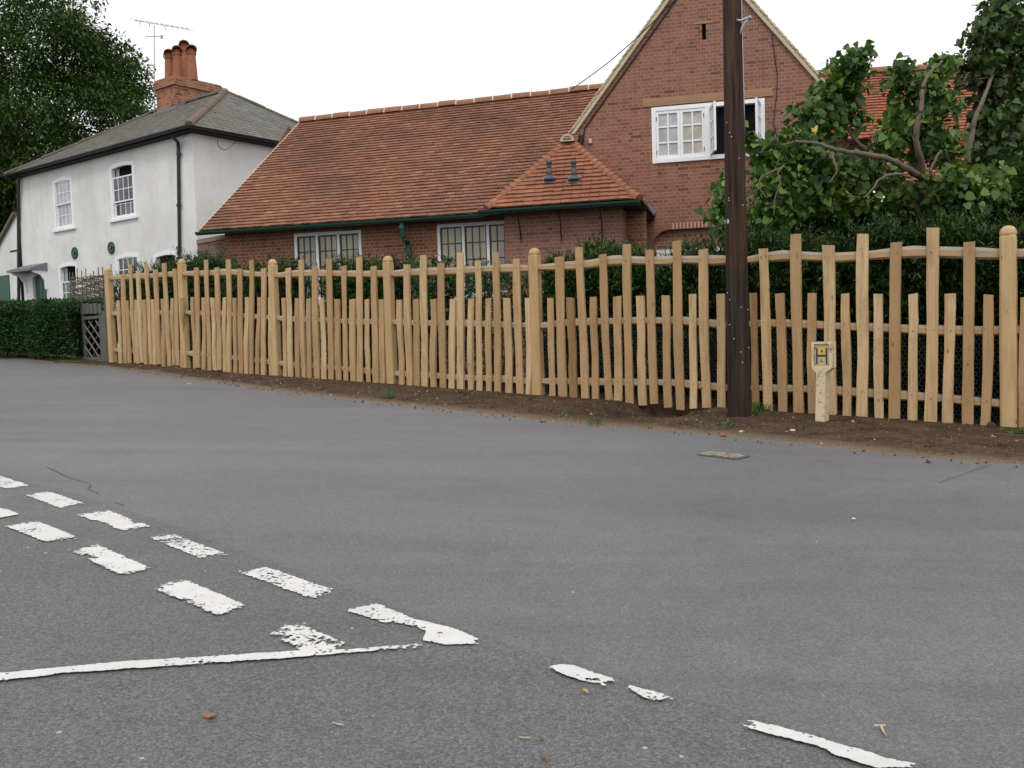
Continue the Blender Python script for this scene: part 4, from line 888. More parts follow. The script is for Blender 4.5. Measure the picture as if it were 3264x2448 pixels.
# ------------------------------------------------------------------ brick house with the cross gable
E0=depth(1300,708,17.); FG=Frame(E0,uA,nA); FC=Frame(E0-nA*.36,uA,nA)       # gutter line and cottage wall
gl=gz(E0[0],E0[1])-.4
uCL=FC.px(717,770)[0]; house=thing('brick_house',FC.p(2,gz(*FC.p(2,0)[:2])),'red brick house with long clay tiled roof, green gutters and tall cross gable','house')
uE=FG.px(640,742)[0]; vE=3.06; Dr=3.3; vR0,vR1=5.80,5.93
uR0=FG.px(962,390,-Dr)[0]; uG1=FG.px(1950,280,-Dr)[0]
eL,eR=FG.p(uE,vE,.02),FG.p(2.2,vE,.02); 
def ridge_pt(u): return FG.p(u,vR0+(vR1-vR0)*(u-uR0)/(uG1-uR0) if u<uG1 else vR1+(5.66-vR1)*(u-uG1)/(10-uG1),-Dr)
# cottage roof; the gable plane stands where the roof reaches the foot of the verge
def roof_w(v): return -(v-vE)/((vR0+vR1)/2-vE)*Dr
lo,hi=-Dr,0.
for _ in range(40):
    md=(lo+hi)/2; u,v=FG.px(1828,432,md)
    if roof_w(v)>md: hi=md if False else hi; lo=md
    else: hi=md
# march: find w with roof_w(v(w))==w
ws=np.linspace(-Dr,0,400); best=min(ws,key=lambda q:abs(roof_w(FG.px(1828,432,q)[1])-q)); wG=float(best)
GG=Frame(FG.p(0,0,wG)*V(1,1,0)+V(0,0,0),uA,nA)
uV,vV=GG.px(1828,432); print('gable w',wG,'foot',uV,vV,'depth',GG.p(uV,0)[1])
xr=lambda u:(u-uE)
# limit of the main roof on its right: open up high behind the gable, stopped at the gable foot below
uTop=uG1+.35; eR=FG.p(uTop+ (0),vE,.02); eL=FG.p(uE,vE,.02); rL=ridge_pt(uR0); rR=ridge_pt(uTop)
tV=(vV-vE)/((vR0+vR1)/2-vE)
def limM(t):
    wL=uE+(uR0-uE)*t; wR=uTop; us=wR if t>tV+.03 else uV+.12
    return 0,min(1,(us-wL)/(wR-wL))
tiles('roof',house,eL,eR,rL,rR,.108,.165,M['tile'],lim=limM,seed=3)
b=MB(); b.quad(eL-UP*.05,FG.p(uV+.2,vE-.05,.02),FG.p(uV+.2,vR1-.06,-Dr),rL-UP*.06); b.quad(FG.p(uV+.2,vE+(vR1-vE)*tV,wG-.02),FG.p(uTop,vE+(vR1-vE)*tV,wG-.02),rR-UP*.06,FG.p(uV+.2,vR1-.06,-Dr))
b.quad(eL-UP*.05,eL-UP*.09,rL-UP*.10,rL-UP*.05); b.build('roof_deck',M['soffit'],house)
b=MB(); b.bar(eL+UP*.005-uA*.01,rL+UP*.005-uA*.01,.03,.05); b.build('verge_strip',M['verge'],house)
ridge_run('ridge',house,rL-uA*.03+UP*.02,rR+UP*.02,.125,M['ridge'])
# right-hand wing of the same roof
uW0=GG.px(2700,400)[0]; uW1=13.5; rL2,rR2=ridge_pt(uG1+2.4),ridge_pt(uW1); eL2,eR2=FG.p(uG1+2.4,vE,.02),FG.p(uW1,vE,.02)
uVr,vVr=GG.px(2778,455); tVr=(vVr-vE)/(vR1-vE)
tiles('roof',house,eL2,eR2,rL2,rR2,.108,.165,M['tile3'],lim=lambda t:((0 if t>tVr+.3 else max(0,(GG.px(2640,320)[0]-uG1-2.4)/(uW1-uG1-2.4)) if t>tVr else (uVr-.1-uG1-2.4)/(uW1-uG1-2.4)),1),seed=5,lab='bright red tiled roof of the right wing')
b=MB(); _e=FG.p(uVr-.05,vE,.02); _r=ridge_pt(uVr-.05); b.quad(_e-UP*.05,eR2-UP*.05,rR2-UP*.06,_r-UP*.06); _m=_e+(_r-_e)*min(1,tVr+.32); b.quad(_m-UP*.06,_r-UP*.06,rL2-UP*.06,rL2+(_m-_r)*.5-UP*.06); wall('wall',house,FC,[(uVr+.02,gl),(uW1,gl),(uW1,vE+.1),(uVr+.02,vE+.1)],[],M['brick']); b.build('roof_deck',M['soffit'],house)
ridge_run('ridge',house,rL2+UP*.02,rR2+UP*.02,.125,M['ridge'])
# --- cottage wall and its leaded windows
def leaded(F,rc,nl,parent,cols,rows,hidden=False):
    u0,u1,v0,v1=rc; fr=.055; b=MB(); d0,d1=-.07,.015
    b.fbox(F,u0,u0+fr,v0,v1,d0,d1); b.fbox(F,u1-fr,u1,v0,v1,d0,d1); b.fbox(F,u0+fr,u1-fr,v1-fr*1.1,v1,d0,d1); b.fbox(F,u0+fr,u1-fr,v0,v0+fr,d0,d1+.03)
    lw=(u1-u0-2*fr-(nl-1)*fr)/nl
    for k in range(1,nl): a=u0+fr+k*lw+(k-1)*fr; b.fbox(F,a,a+fr,v0+fr,v1-fr*1.1,d0,d1-.004)
    wn=b.build('window',M['white'],parent,bevel=.004)
    for k in range(nl):
        a=u0+fr+k*(lw+fr); c=a+lw; t,q=v1-fr*1.1,v0+fr; b=MB(); e=.024
        b.fbox(F,a,a+e,q,t,-.05,-.015); b.fbox(F,c-e,c,q,t,-.05,-.015); b.fbox(F,a+e,c-e,t-e,t,-.05,-.015); b.fbox(F,a+e,c-e,q,q+e,-.05,-.015)
        for i in range(1,cols): x=a+(c-a)*i/cols; b.fbox(F,x-.009,x+.009,q+e,t-e,-.045,-.02)
        for i in range(1,rows): y=q+(t-q)*i/rows; b.fbox(F,a+e,c-e,y-.009,y+.009,-.045,-.022)
        b.build('casement',M['black'],wn)
        b=MB(); b.quad(F.p(a,q,-.035),F.p(c,q,-.035),F.p(c,t,-.035),F.p(a,t,-.035)); b.build('pane',M['paneb'],wn)
    return wn
def wrc(F,x0,x1,y0,y1,w=0):
    a=F.px(x0,(y0),w); c=F.px(x1,y0,w); e=F.px((x0+x1)/2,y1,w); return min(a[0],c[0]),max(a[0],c[0]),e[1],(a[1]+c[1])/2
u0,_=FC.px(938,760); u1,_=FC.px(1151,740); vt=(FC.px(938,749)[1]+FC.px(1151,729)[1])/2; rc1=(u0,u1,vt-1.30,vt)
u0,_=FC.px(1393,720); vt2=FC.px(1393,716)[1]; rc2=(u0,u0+(rc1[1]-rc1[0])*1.06,vt2-1.32,vt2)
outer=[(uCL,gl),(FC.px(2060,700)[0],gl),(FC.px(2060,700)[0],vE+.15),(uCL,vE+.15)]
wall('wall',house,FC,outer,[rect(*rc1),rect(*rc2)],M['brick2'],reveal=.09)
for rc in(rc1,rc2): leaded(FC,rc,3,house,3,4 if True else 5)
for rc in(rc1,rc2): b=MB(); b.fbox(FC,rc[0]-.03,rc[1]+.03,rc[2]-.09,rc[2],.0,.06); b.build('sill',M['white'],house)
# left end wall of the cottage
FL=Frame(FC.p(uCL,0),-nA,-uA); wall('wall',house,FL,[(0,gl),(3.2*2,gl),(3.2*2,vE+.1),(Dr-.36,5.75),(0,vE+.1)],[],M['brick2'])
b=MB(); b.fbox(FC,uE+.02,FC.px(2060,700)[0],vE-.02,vE+.02,-.02,.36); b.build('soffit',M['soffit'],house)
gp=[FG.p(uE-.06,vE-.02,.05),FG.p(FG.px(1545,683)[0],vE-.02,.05)]; gutter('gutter',house,gp,.062,M['green'])
for k in range(9):
    u=uE+.5+k*.62
    if u<1.3: b=MB(); b.fbox(FG,u,u+.018,vE-.015,vE+.006,-.02,.11); b.build('gutter_bracket',M['green'],house)
dq=lambda x,y,w: FC.p(*FC.px(x,y,w),w)
b=MB(); b.tube([dq(1281,712,.36),dq(1281,728,.36),dq(1285,752,.34),dq(1299,775,.12),dq(1303,800,.10),dq(1303,900,.10)],.05,10)
for x,y,w in((1281,724,.36),(1291,762,.26),(1303,806,.10)): a=dq(x,y,w); b.tube([a+UP*.02,a-UP*.03],.066,10)
b.build('downpipe',M['green'],house,smooth=False)
# --- bay with its own hipped roof
D_=15.3; 
for _ in range(6):
    q=depth(1780,655,D_); D_*= (3.02-CAMZ)/(q[2]-CAMZ)
B0=depth(1780,655,D_); FB=Frame(B0,uA,nA); FBW=Frame(B0-nA*.30,uA,nA); print('bay depth',D_)
ub0=FBW.px(1607.5,720)[0]; ub1=FBW.px(1980,700)[0]; vb=3.04; wall_dep=float((B0-nA*.30-FG.p(0,0,wG))@nA)
wall('wall',house,FBW,[(ub0,gl),(ub1,gl),(ub1,vb),(ub0,vb)],[],M['brick'],lab='projecting brick bay wall')
FR=Frame(FBW.p(ub1,0),-nA,uA); wall('wall',house,FR,[(0,gl),(wall_dep,gl),(wall_dep,vb),(0,vb)],[],M['brick'])
FLb=Frame(FBW.p(ub0,0),-nA,-uA); wall('wall',house,FLb,[(0,gl),(wall_dep,gl),(wall_dep,vb),(0,vb)],[],M['brick'])
hL,hR=FB.px(1548,658)[0],FB.px(2040,634)[0]; 
# apex found where a ~47 degree front slope meets the line of sight
wa=min(np.linspace(-3,0,300),key=lambda q:abs((FB.px(1813,452,q)[1]-vb)-(-q)*1.12)); ua,va=FB.px(1813,452,wa); print('bay apex',ua,va,wa)
aL,aR=FB.p(ua-.06,va,wa),FB.p(ua+.06,va,wa); zoneB=float((FB.p(0,0,0)-FG.p(0,0,wG))@nA)
eBL,eBR=FB.p(hL,vb,.02),FB.p(hR,vb,.02)
tiles('bay_roof',house,eBL,eBR,aL,aR,.108,.165,M['tile2'],seed=8,jit=.008,lab='orange tiled hipped roof of the bay')
bk=zoneB+.6
tiles('bay_roof',house,FB.p(hR,vb,-.0),FB.p(hR,vb,-zoneB),aR,FB.p(ua+.06,va,-zoneB),.108,.165,M['tile2'],seed=9,lab='right slope of the bay roof')
wBr=lambda v:(v-vb)/(va-vb)
tiles('bay_roof',house,FB.p(hL,vb,-zoneB-.5),FB.p(hL,vb,0),FB.p(ua-.06,va,-zoneB-.5),aL,.108,.165,M['tile2'],seed=10,lab='left slope of the bay roof')
b=MB(); b.quad(eBL-UP*.06,eBR-UP*.06,aR-UP*.06,aL-UP*.06); b.quad(FB.p(hR,vb-.06),FB.p(hR,vb-.06,-zoneB),FB.p(ua,va-.06,-zoneB),aR-UP*.06); b.quad(eBL-UP*.06,eBR-UP*.06,FB.p(hR,vb-.06,-zoneB),FB.p(hL,vb-.06,-zoneB)); b.build('roof_deck',M['soffit'],house)
# bonnet tiles up the two hips
b=MB()
for e0,e1 in((eBL,aL),(eBR,aR)):
    n=17
    for k in range(n):
        p=e0+(e1-e0)*(k/n)+UP*.035; q=e0+(e1-e0)*((k+1.15)/n)+UP*.012; halfpipe(b,p,q,.085 if k else .095,6,0,drop=.05)
b.build('hip_tile',M['tile2'],house)
b=MB(); halfpipe(b,FB.p(ua,va+.0,wa+.16),FB.p(ua,va+.0,-zoneB),.135,10,0,drop=.02); b.build('ridge',M['ridge'],house)
b=MB(); 
c=FB.p(ua,va-.02,wa+.165); b.add([c+uA*.128*math.cos(math.pi*k/10)+UP*.128*math.sin(math.pi*k/10) for k in range(11)],[tuple(range(11))])
for k,(w_,h) in enumerate(((.075,.03),(.075,.055),(.045,.085))): b.hexa([c+uA*sx*w_+UP*(h+sy*.006)+nA*.001 for sx,sy in((-1,-1),(1,-1),(1,1),(-1,1))],[c+uA*sx*w_+UP*(h+sy*.006)+nA*.006 for sx,sy in((-1,-1),(1,-1),(1,1),(-1,1))],1)
b.build('ridge_vent',[M['verge'],M['black']],house)
gB=[FB.p(FB.px(1529,668)[0],vb-.03,.06),FB.p(FB.px(2041,643)[0],vb-.03,.06)]; gutter('gutter',house,gB,.07,M['green'])
for x0,y0,x1,y1 in((1645,668,1661,757),(1780,664,1789,755),(1912,662,1920,748)):
    b=MB(); a=FB.p(*FB.px(x0,y0,.0),.0); c=FBW.p(*FBW.px(x1,y1,.02),.02); m=(a+c)/2+nA*-.05; b.tube([a,m,c-UP*.02,c-UP*.09],.012,6); b.build('stay',M['black'],house)
# roof terminals standing on lead slates
def on_bay(px,py):
    n=nrm(np.cross(eBR-eBL,aL-eBL)); return onplane(px,py,eBL,n),n
for cx in(1753,1831):
    A=[on_bay(cx-24,590)[0],on_bay(cx+16,588)[0],on_bay(cx+20,566)[0],on_bay(cx-18,568)[0]]; n=on_bay(cx,580)[1]; n=n if n[2]>0 else -n
    b=MB(); b.hexa([p+n*.035 for p in A],[p+n*.043 for p in A]); o=b.build('lead_slate',M['lead'],house)
    p=on_bay(cx,580)[0]+n*.04; b=MB(); b.lathe(p,[(.11,0),(.10,.03),(.055,.07),(.045,.08)],12); b.tube([p+UP*.05,p+UP*.20-nA*.0],.045,10); b.tube([p+UP*.19,p+UP*.30],.035,10); b.lathe(p+UP*.27,[(.05,0),(.055,.04),(.04,.07)],10); b.build('vent_pipe',M['vent'],o,smooth=True)
# --- cross gable
apx=GG.px(2241,-150); uVr,vVr=GG.px(2778,455)
uGl=uV-.02; gR=uVr
win=None
wu0,_=GG.px(2078,430); wu1,_=GG.px(2438.5,400); wv1=(GG.px(2075,341)[1]+GG.px(2435,317)[1])/2; wv0=(GG.px(2081,520)[1]+GG.px(2330,507)[1])/2
sx0,sv1=GG.px(2237,76); sx1,_=GG.px(2250,76); _,sv0=GG.px(2245,127)
ar0=GG.px(2136,729); arv=GG.px(2200,728)[1]; aru0=GG.px(2078,800)[0]; aru1=gR-.6
nk=6; r_=ar0[0]-aru0
arch=[(aru0,gl+.2),(aru1,gl+.2),(aru1,arv)]+[(ar0[0]+r_*-math.sin(k/nk*math.pi/2),arv-r_*.95+r_*.95*math.cos(k/nk*math.pi/2)) for k in range(nk+1)]
wall('gable_wall',house,GG,[(uGl-.05,gl),(gR+.02,gl),(gR+.02,vVr),apx,(uGl-.05,vV)],[rect(wu0,wu1,wv0,wv1),rect(sx0,sx1,sv0,sv1),arch],M['brick'],reveal=.11)
b=MB(); b.fbox(GG,sx0-.02,sx1+.02,sv0-.02,sv1+.02,-.2,-.112); b.build('vent_slot',M['dark'],house)
b=MB(); b.fbox(GG,sx0-.13,sx1+.13,sv1,sv1+.022,-.02,.012); b.fbox(GG,sx0-.09,sx1+.09,sv1+.0225,sv1+.044,-.02,.016); b.build('slot_lintel',M['creasing'],house)
# recessed brick panel below, white joinery at its foot
wall('panel',house,GG,[(aru0-.1,gl),(aru1,gl),(aru1,arv+.1),(aru0-.1,arv+.1)],[],M['brick'],w=-.115)
b=MB(); a0,a1=GG.px(2092,790),GG.px(2330,790); jv=GG.px(2120,795)[1]; b.fbox(GG,a0[0],a1[0],gl,jv,-.10,-.04); b.build('joinery',M['white'],house)
def soldier(b,u0,v0,u1,v1,dirv,h,w1=.006):
    pass
b=MB(); x=ar0[0]; k=0; b.fbox(GG,x-.01,aru1,arv+.003,arv+.115,-.02,.003,1)
while x<aru1-.07:
    b.fbox(GG,x,x+.052,arv+.006,arv+.112,-.03,.009+random.uniform(-.002,.002)); x+=.068
n=13
for k in range(n):
    a0=k/n*math.pi/2; a1=(k+.78)/n*math.pi/2; cx,cy=ar0[0],arv-r_*.95
    pt=lambda a,r:(cx-r*math.sin(a)*1.0,cy+r*.95*math.cos(a)+.003)
    q=[pt(a0,r_),pt(a1,r_),pt(a1,r_+.115),pt(a0,r_+.115)]; b.hexa([GG.p(*i,-.03) for i in q],[GG.p(*i,.006) for i in q])
b.build('brick_arch',[M['arch'],M['mortar']],house)
b=MB(); lu0,_=GG.px(2048,330); lu1,_=GG.px(2463,300); lv0=wv1+.03; 
for k in range(5): b.fbox(GG,lu0+random.uniform(-.006,.006),lu1+random.uniform(-.006,.006),lv0+k*.031,lv0+k*.031+.019,-.03,.024+random.uniform(-.004,.004))
b.fbox(GG,lu0+.01,lu1-.01,lv0+.001,lv0+.142,-.025,.010,1); b.build('tile_lintel',[M['creasing'],M['mortar']],house)
# gable window: two closed and two open casements
fr=.075; b=MB(); d0,d1=-.10,.02
mid=(wu0+wu1)/2; mw=.05
b.fbox(GG,wu0,wu0+fr,wv0,wv1,d0,d1); b.fbox(GG,wu1-fr,wu1,wv0,wv1,d0,d1); b.fbox(GG,wu0+fr,wu1-fr,wv1-fr,wv1,d0,d1); b.fbox(GG,wu0+fr,wu1-fr,wv0,wv0+fr*1.1,d0,d1+.02); b.fbox(GG,mid-mw,mid+mw,wv0+fr*1.1,wv1-fr,d0,d1-.004)
gw=b.build('window',M['white'],house,bevel=.004)
def casement(F,u0,u1,v0,v1,wb,wt,glass,mat='white',name='casement'):
    e=.05; g=.03; b=MB(); b.fbox(F,u0,u0+e,v0,v1,wb,wt); b.fbox(F,u1-e,u1,v0,v1,wb,wt); b.fbox(F,u0+e,u1-e,v1-e,v1,wb,wt); b.fbox(F,u0+e,u1-e,v0,v0+e*1.15,wb,wt)
    m=(u0+u1)/2; b.fbox(F,m-g/2,m+g/2,v0+e*1.15,v1-e,wb+.006,wt-.006)
    for k in(1,2): y=v0+(v1-v0)*k/3; b.fbox(F,u0+e,m-g/2,y-g/2,y+g/2,wb+.006,wt-.006); b.fbox(F,m+g/2,u1-e,y-g/2,y+g/2,wb+.006,wt-.006)
    o=b.build(name,M[mat],gw,bevel=.003); mm=(wb+wt)/2; b=MB(); b.quad(F.p(u0+e,v0+e,mm),F.p(u1-e,v0+e,mm),F.p(u1-e,v1-e,mm),F.p(u0+e,v1-e,mm)); b.build('pane',glass,gw); return o
il,ir=wu0+fr+.004,mid-mw-.004; q=(il+ir)/2; vv0,vv1=wv0+fr*1.1+.004,wv1-fr-.004
casement(GG,il,q-.002,vv0,vv1,-.05,.008,M['panec']); casement(GG,q+.002,ir,vv0,vv1,-.05,.008,M['panew'])
jl,jr=mid+mw+.004,wu1-fr-.004; cw=(jr-jl)/2
def swing(hu_,ang,sgn):                                         # an open casement about a vertical hinge
    o=GG.p(hu_,0,.01); d=uA*math.cos(ang)*sgn+nA*math.sin(ang); nn=V(d[1],-d[0],0); nn=nn if nn@nA>0 else -nn; return Frame(o,d,nn)
casement(swing(jl,R(78),1),0,cw,vv0,vv1,-.02,.022,M['panec'])['label']='open casement standing out on the left'
casement(swing(jr,R(80),-1),0,cw,vv0,vv1,-.022,.02,M['panec'])['label']='open casement standing out on the right'
b=MB(); b.fbox(GG,jl-.05,jr+.05,vv0-.03,vv1+.03,-.9,-.14); b.build('opening',M['dark'],gw)
b=MB()
for u in(il+.012,ir-.014):
    for v in(vv0+.12,vv1-.14): b.fbox(GG,u-.006,u+.006,v-.04,v+.04,.0085,.02)
b.build('hinge',M['black'],gw)
# verges: tile edges over a mortar undercloak
for sgn,(fu,fv),nm in((-1,(uV-.0,vV),'l'),(1,(uVr,vVr),'r')):
    f0=V(fu,fv); a0=V(*apx); L=np.linalg.norm(a0-f0); t=(a0-f0)/L; o2=V(-t[1],t[0]) if sgn<0 else V(t[1],-t[0]); o2=-o2 if o2[1]<0 else o2
    f0=f0-t*.02
    b=MB(); q=[f0-o2*.01,a0+V(0,.0)-o2*.01,a0+o2*.05,f0+o2*.05]; b.hexa([GG.p(*i,-.3) for i in q],[GG.p(*i,.06) for i in q]); b.build('verge_strip',M['verge'],house)
    b=MB(); n=int(L/.108)
    for k in range(n+1):
        p=f0+t*(k*.108); pp=p+t*.24; q=[p+o2*.085,pp+o2*.056,pp+o2*.072,p+o2*.108]; w1=.06+random.uniform(-.012,.012)
        b.hexa([GG.p(*i,-2.2) for i in q],[GG.p(*i,w1) for i in q])
    b.build('gable_roof',M['verge'] if sgn<0 else M['verge'],house,)
    # dark cable clipped under the left verge
    if sgn<0:
        b=MB(); pts=[GG.p(*(f0+t*s-o2*.10),.02) for s in np.linspace(L,.25,12)]+[GG.p(*GG.px(x,y,.02),.02) for x,y in((1856,470),(1862,478))]+[GG.p(*GG.px(x,y,.03),.03) for x,y in((1884,500),(1922,545),(1975,600),(2025,640),(2063,656),(2070,668),(2062,675))]
        b.tube(pts,.016,6); b.build('cable',M['cable'],house)
b=MB(); pts=[GG.p(*GG.px(x,y,.012),.012) for x,y in((2460,110),(2468,170),(2478,240),(2476,300),(2468,360),(2466,395),(2474,425),(2484,440))]; b.tube(pts,.008,5); b.build('cable',M['cable'],house)
a=GG.px(1877,443); c=GG.px(1888,458); b=MB(); b.fbox(GG,a[0],c[0],c[1],a[1],0,.05); b.build('junction_box',M['verge'],house,bevel=.008)
b=MB(); pts=[(FB.p(hR,vb+.05,-zoneB+.03)),FB.p(ua+.06,va+.05,-zoneB+.03)]; b.bar(pts[0],pts[1],.02,.14); b.build('flashing',M['lead'],house)
# low old wall between the two houses
FX=Frame(FC.p(uCL,0,-.25),uA,nA); xa,_=FX.px(628,770); lw=thing('garden_wall',FX.p(xa+.3,gl+.4),'short weathered old brick wall between the white house and the brick house','wall')
va_=FX.px(628,779)[1]; vb_=FX.px(716,760)[1]; wall('brickwork',lw,FX,[(xa,gl),(.02,gl),(.02,vb_),(xa,va_)],[],M['oldbrick'])
b=MB(); b.hexa([FX.p(xa,va_+.003,-.22),FX.p(0,vb_+.003,-.22),FX.p(0,vb_+.09,-.22),FX.p(xa,va_+.09,-.22)],[FX.p(xa,va_+.003,.02),FX.p(0,vb_+.003,.02),FX.p(0,vb_+.09,.02),FX.p(xa,va_+.09,.02)]); b.build('coping',M['oldbrick'],lw)
# overhead cable
a=onplane(1818,288,ridge_pt(2.6)+nA*-.0,nA); c=depth(2150,0,16.6)
a=depth(1822,284,19.3); c=depth(2160,-8,16.8); cb=MB(); cb.tube([a+(c-a)*t+V(0,0,-.10*math.sin(math.pi*t)) for t in np.linspace(0,1,9)],.010,5); tag(cb.build('overhead_cable',M['cable'],None,loc=a),'thin overhead cable rising from the tiled ridge to the gable','cable')
# ------------------------------------------------------------------ white house
C0=depth(612,418,23.); FW=Frame(C0,uW,nW); FSd=Frame(C0,-nW,uW); gl2=gz(C0[0],C0[1])-.6
wh=thing('white_house',FW.p(-4.5,gz(*FW.p(-4.5,0)[:2])),'white rendered two-storey house with grey slate hipped roof and brick chimney at left','house')
Lf=-FW.px(55,560)[0]; hd=2.95; ov=.26; ve=6.16
def arched(u0,u1,v0,v1,rise,n=6): return [(u0,v0),(u1,v0)]+[(u1+(u0-u1)*k/n,v1+rise*math.sin(math.pi*k/n)) for k in range(n+1)]
W_=[('sash',174.6,236,563,728,4,4,'panec'),('sash',358,436,514,694,4,5,'pane'),('sash',178.4,238.7,838,None,4,4,'pane'),('sash',361.6,437.6,808,None,4,4,'pane'),('sash',484,560,801,None,4,4,'pane')]
holes=[]; wins=[]
for _,x0,x1,y0,y1,cc,rr,gm in W_:
    a,c=FW.px(x0,700)[0],FW.px(x1,700)[0]; vt=FW.px((x0+x1)/2,y0)[1]; vb0=FW.px((x0+x1)/2,y1)[1] if y1 else vt-1.42
    wins.append((a,c,vb0,vt,cc,rr,gm)); holes.append(arched(a,c,vb0,vt-.06,.07))
dl,dr_=FW.px(104,900)[0],FW.px(147,900)[0]; dv=FW.px(125,872)[1]; holes.append(arched(dl,dr_,gl2+.5,dv-.12,.12))
wall('wall',wh,FW,[(-Lf,gl2),(0,gl2),(0,ve-.02),(-Lf,ve-.02)],holes,M['render'],reveal=.10)
wall('wall',wh,FSd,[(0,gl2),(5.9,gl2),(5.9,ve-.02),(0,ve-.02)],[],M['render'])
FSl=Frame(FW.p(-Lf,0),-nW,-uW); wall('wall',wh,FSl,[(0,gl2),(5.9,gl2),(5.9,ve-.02),(0,ve-.02)],[],M['render'])
for wi,(u0,u1,v0,v1,cc,rr,gm) in enumerate(wins):
    b=MB(); fr=.10; a_=arched(u0,u1,v0,v1-.06,.07); inn=arched(u0+fr,u1-fr,v0+fr*.6,v1-.06-fr*.75,.035)
    for k in range(len(a_)):
        k2=(k+1)%len(a_); b.hexa([FW.p(*i,-.09) for i in(a_[k],a_[k2],inn[k2],inn[k])],[FW.p(*i,.012) for i in(a_[k],a_[k2],inn[k2],inn[k])])
    wn=b.build('window',M['white'],wh)
    iu0,iu1,iv0,iv1=u0+fr,u1-fr,v0+fr*.6,v1-.06-fr*.75+.035
    dropn={1:.20,2:.34,4:.30}.get(wi,0.)*(iv1-iv0)                # upper sash let down
    sh=(iv1-iv0)/2; e=.035
    def sash(va,vb,wb,n_):
        b=MB(); b.fbox(FW,iu0,iu0+e,va,vb,wb,wb+.035); b.fbox(FW,iu1-e,iu1,va,vb,wb,wb+.035); b.fbox(FW,iu0+e,iu1-e,vb-e,vb,wb,wb+.035); b.fbox(FW,iu0+e,iu1-e,va,va+e,wb,wb+.035)
        for i in range(1,cc): x=iu0+(iu1-iu0)*i/cc; b.fbox(FW,x-.010,x+.010,va+e,vb-e,wb+.005,wb+.03)
        for i in range(1,n_): y=va+(vb-va)*i/n_; b.fbox(FW,iu0+e,iu1-e,y-.010,y+.010,wb+.006,wb+.029)
        b.build('sash',M['white'],wn); b=MB(); b.quad(FW.p(iu0+e,va+e,wb+.017),FW.p(iu1-e,va+e,wb+.017),FW.p(iu1-e,vb-e,wb+.017),FW.p(iu0+e,vb-e,wb+.017)); b.build('pane',M[gm],wn)
    sash(iv0,iv0+sh,-.085,2); sash(iv1-dropn-sh-.02,iv1-dropn,-.046,2)
    b=MB(); b.quad(FW.p(iu0-.02,iv0-.02,-.13),FW.p(iu1+.02,iv0-.02,-.13),FW.p(iu1+.02,iv1+.02,-.13),FW.p(iu0-.02,iv1+.02,-.13)); b.build('interior',M['dark'],wn)
    if wi==1 or wi==2:
        b=MB(); n=8
        for s0,s1 in((iu0,iu0+.16),):
            for k in range(n): x0=s0+(s1-s0)*k/n; b.quad(FW.p(x0,iv0,-.12+.012*(k%2)),FW.p(x0+(s1-s0)/n,iv0,-.12+.012*((k+1)%2)),FW.p(x0+(s1-s0)/n,iv1,-.12+.012*((k+1)%2)),FW.p(x0,iv1,-.12+.012*(k%2)))
        b.build('curtain',M['panec'],wn)
    b=MB(); b.fbox(FW,u0-.07,u1+.09,v0-.075,v0,-.08,.07); b.build('sill',M['white'],wn,bevel=.006)
b=MB(); b.quad(FW.p(dl,gl2+.5,-.08),FW.p(dr_,gl2+.5,-.08),FW.p(dr_,dv+.02,-.08),FW.p(dl,dv+.02,-.08))
for k in range(1,4): x=dl+(dr_-dl)*k/4; b.fbox(FW,x-.006,x+.006,gl2+.5,dv-.1,-.08,-.072)
b.build('door',M['door'],wh)
ca,cb_=FW.px(80,860)[0],FW.px(152,860)[0]; cv=FW.px(110,868)[1]; b=MB()
b.hexa([FW.p(ca,cv,.0),FW.p(cb_,cv,0),FW.p(cb_,cv+.24,0),FW.p(ca,cv+.24,0)],[FW.p(ca-.1,cv,.5),FW.p(cb_+.02,cv,.5),FW.p(cb_+.02,cv+.07,.5),FW.p(ca-.1,cv+.07,.5)]); b.build('door_canopy',M['lead'],wh)
for u in(ca+.02,cb_-.10):
    q=[(0,-.55),(0,0),(.42,0),(.42,-.05),(.2,-.12),(.08,-.3),(.06,-.55)]; b=MB()
    A=[FW.p(u,cv+v,w_) for w_,v in q]; B=[FW.p(u+.07,cv+v,w_) for w_,v in q]; n=len(q); b.add(A+B,[tuple(range(n)),tuple(range(2*n-1,n-1,-1))]+[(k,(k+1)%n,n+(k+1)%n,n+k) for k in range(n)]); b.build('canopy_bracket',M['white'],wh)
for x,y in((239.5,806.5),(356,790)):
    c=FW.p(*FW.px(x,y)); b=MB(); b.lathe(c,[(.17,0),(.17,.03),(.13,.045),(.11,.03),(.05,.03),(.05,.06)],20,0,nW); b.build('tie_plate',M['green'],wh,smooth=False)
# eaves, gutter, roof
FWe=lambda u,v,w_: FW.p(u,v,w_)
b=MB(); b.fbox(FW,-Lf-ov,ov,ve-.10,ve-.02,-6.1,ov-.03); b.build('soffit',M['soffit'],wh)
gutter('gutter',wh,[FW.p(-Lf-ov,ve,ov+.05),FW.p(ov+.05,ve,ov+.05),FW.p(ov+.05,ve,-6.0)],.065,M['black'])
rz=ve+1.93; rA,rB=FW.p(-hd+.35,rz,-hd),FW.p(-Lf+hd-.3,rz,-hd)
cFL,cFR,cBR,cBL=FW.p(-Lf-ov,ve+.02,ov),FW.p(ov,ve+.02,ov),FW.p(ov,ve+.02,-2*hd-ov),FW.p(-Lf-ov,ve+.02,-2*hd-ov)
tiles('roof',wh,cFL,cFR,rB,rA,.16,.25,M['slate'],th=.008,jit=.003,seed=21); tiles('roof',wh,cFR,cBR,rA,rA+uW*.01,.16,.25,M['slate'],th=.008,jit=.003,seed=22); tiles('roof',wh,cBL,cFL,rB,rB+nW*.01,.16,.25,M['slate'],th=.008,jit=.003,seed=23); tiles('roof',wh,cBR,cBL,rA,rB,.16,.25,M['slate'],th=.008,jit=.003,seed=24)
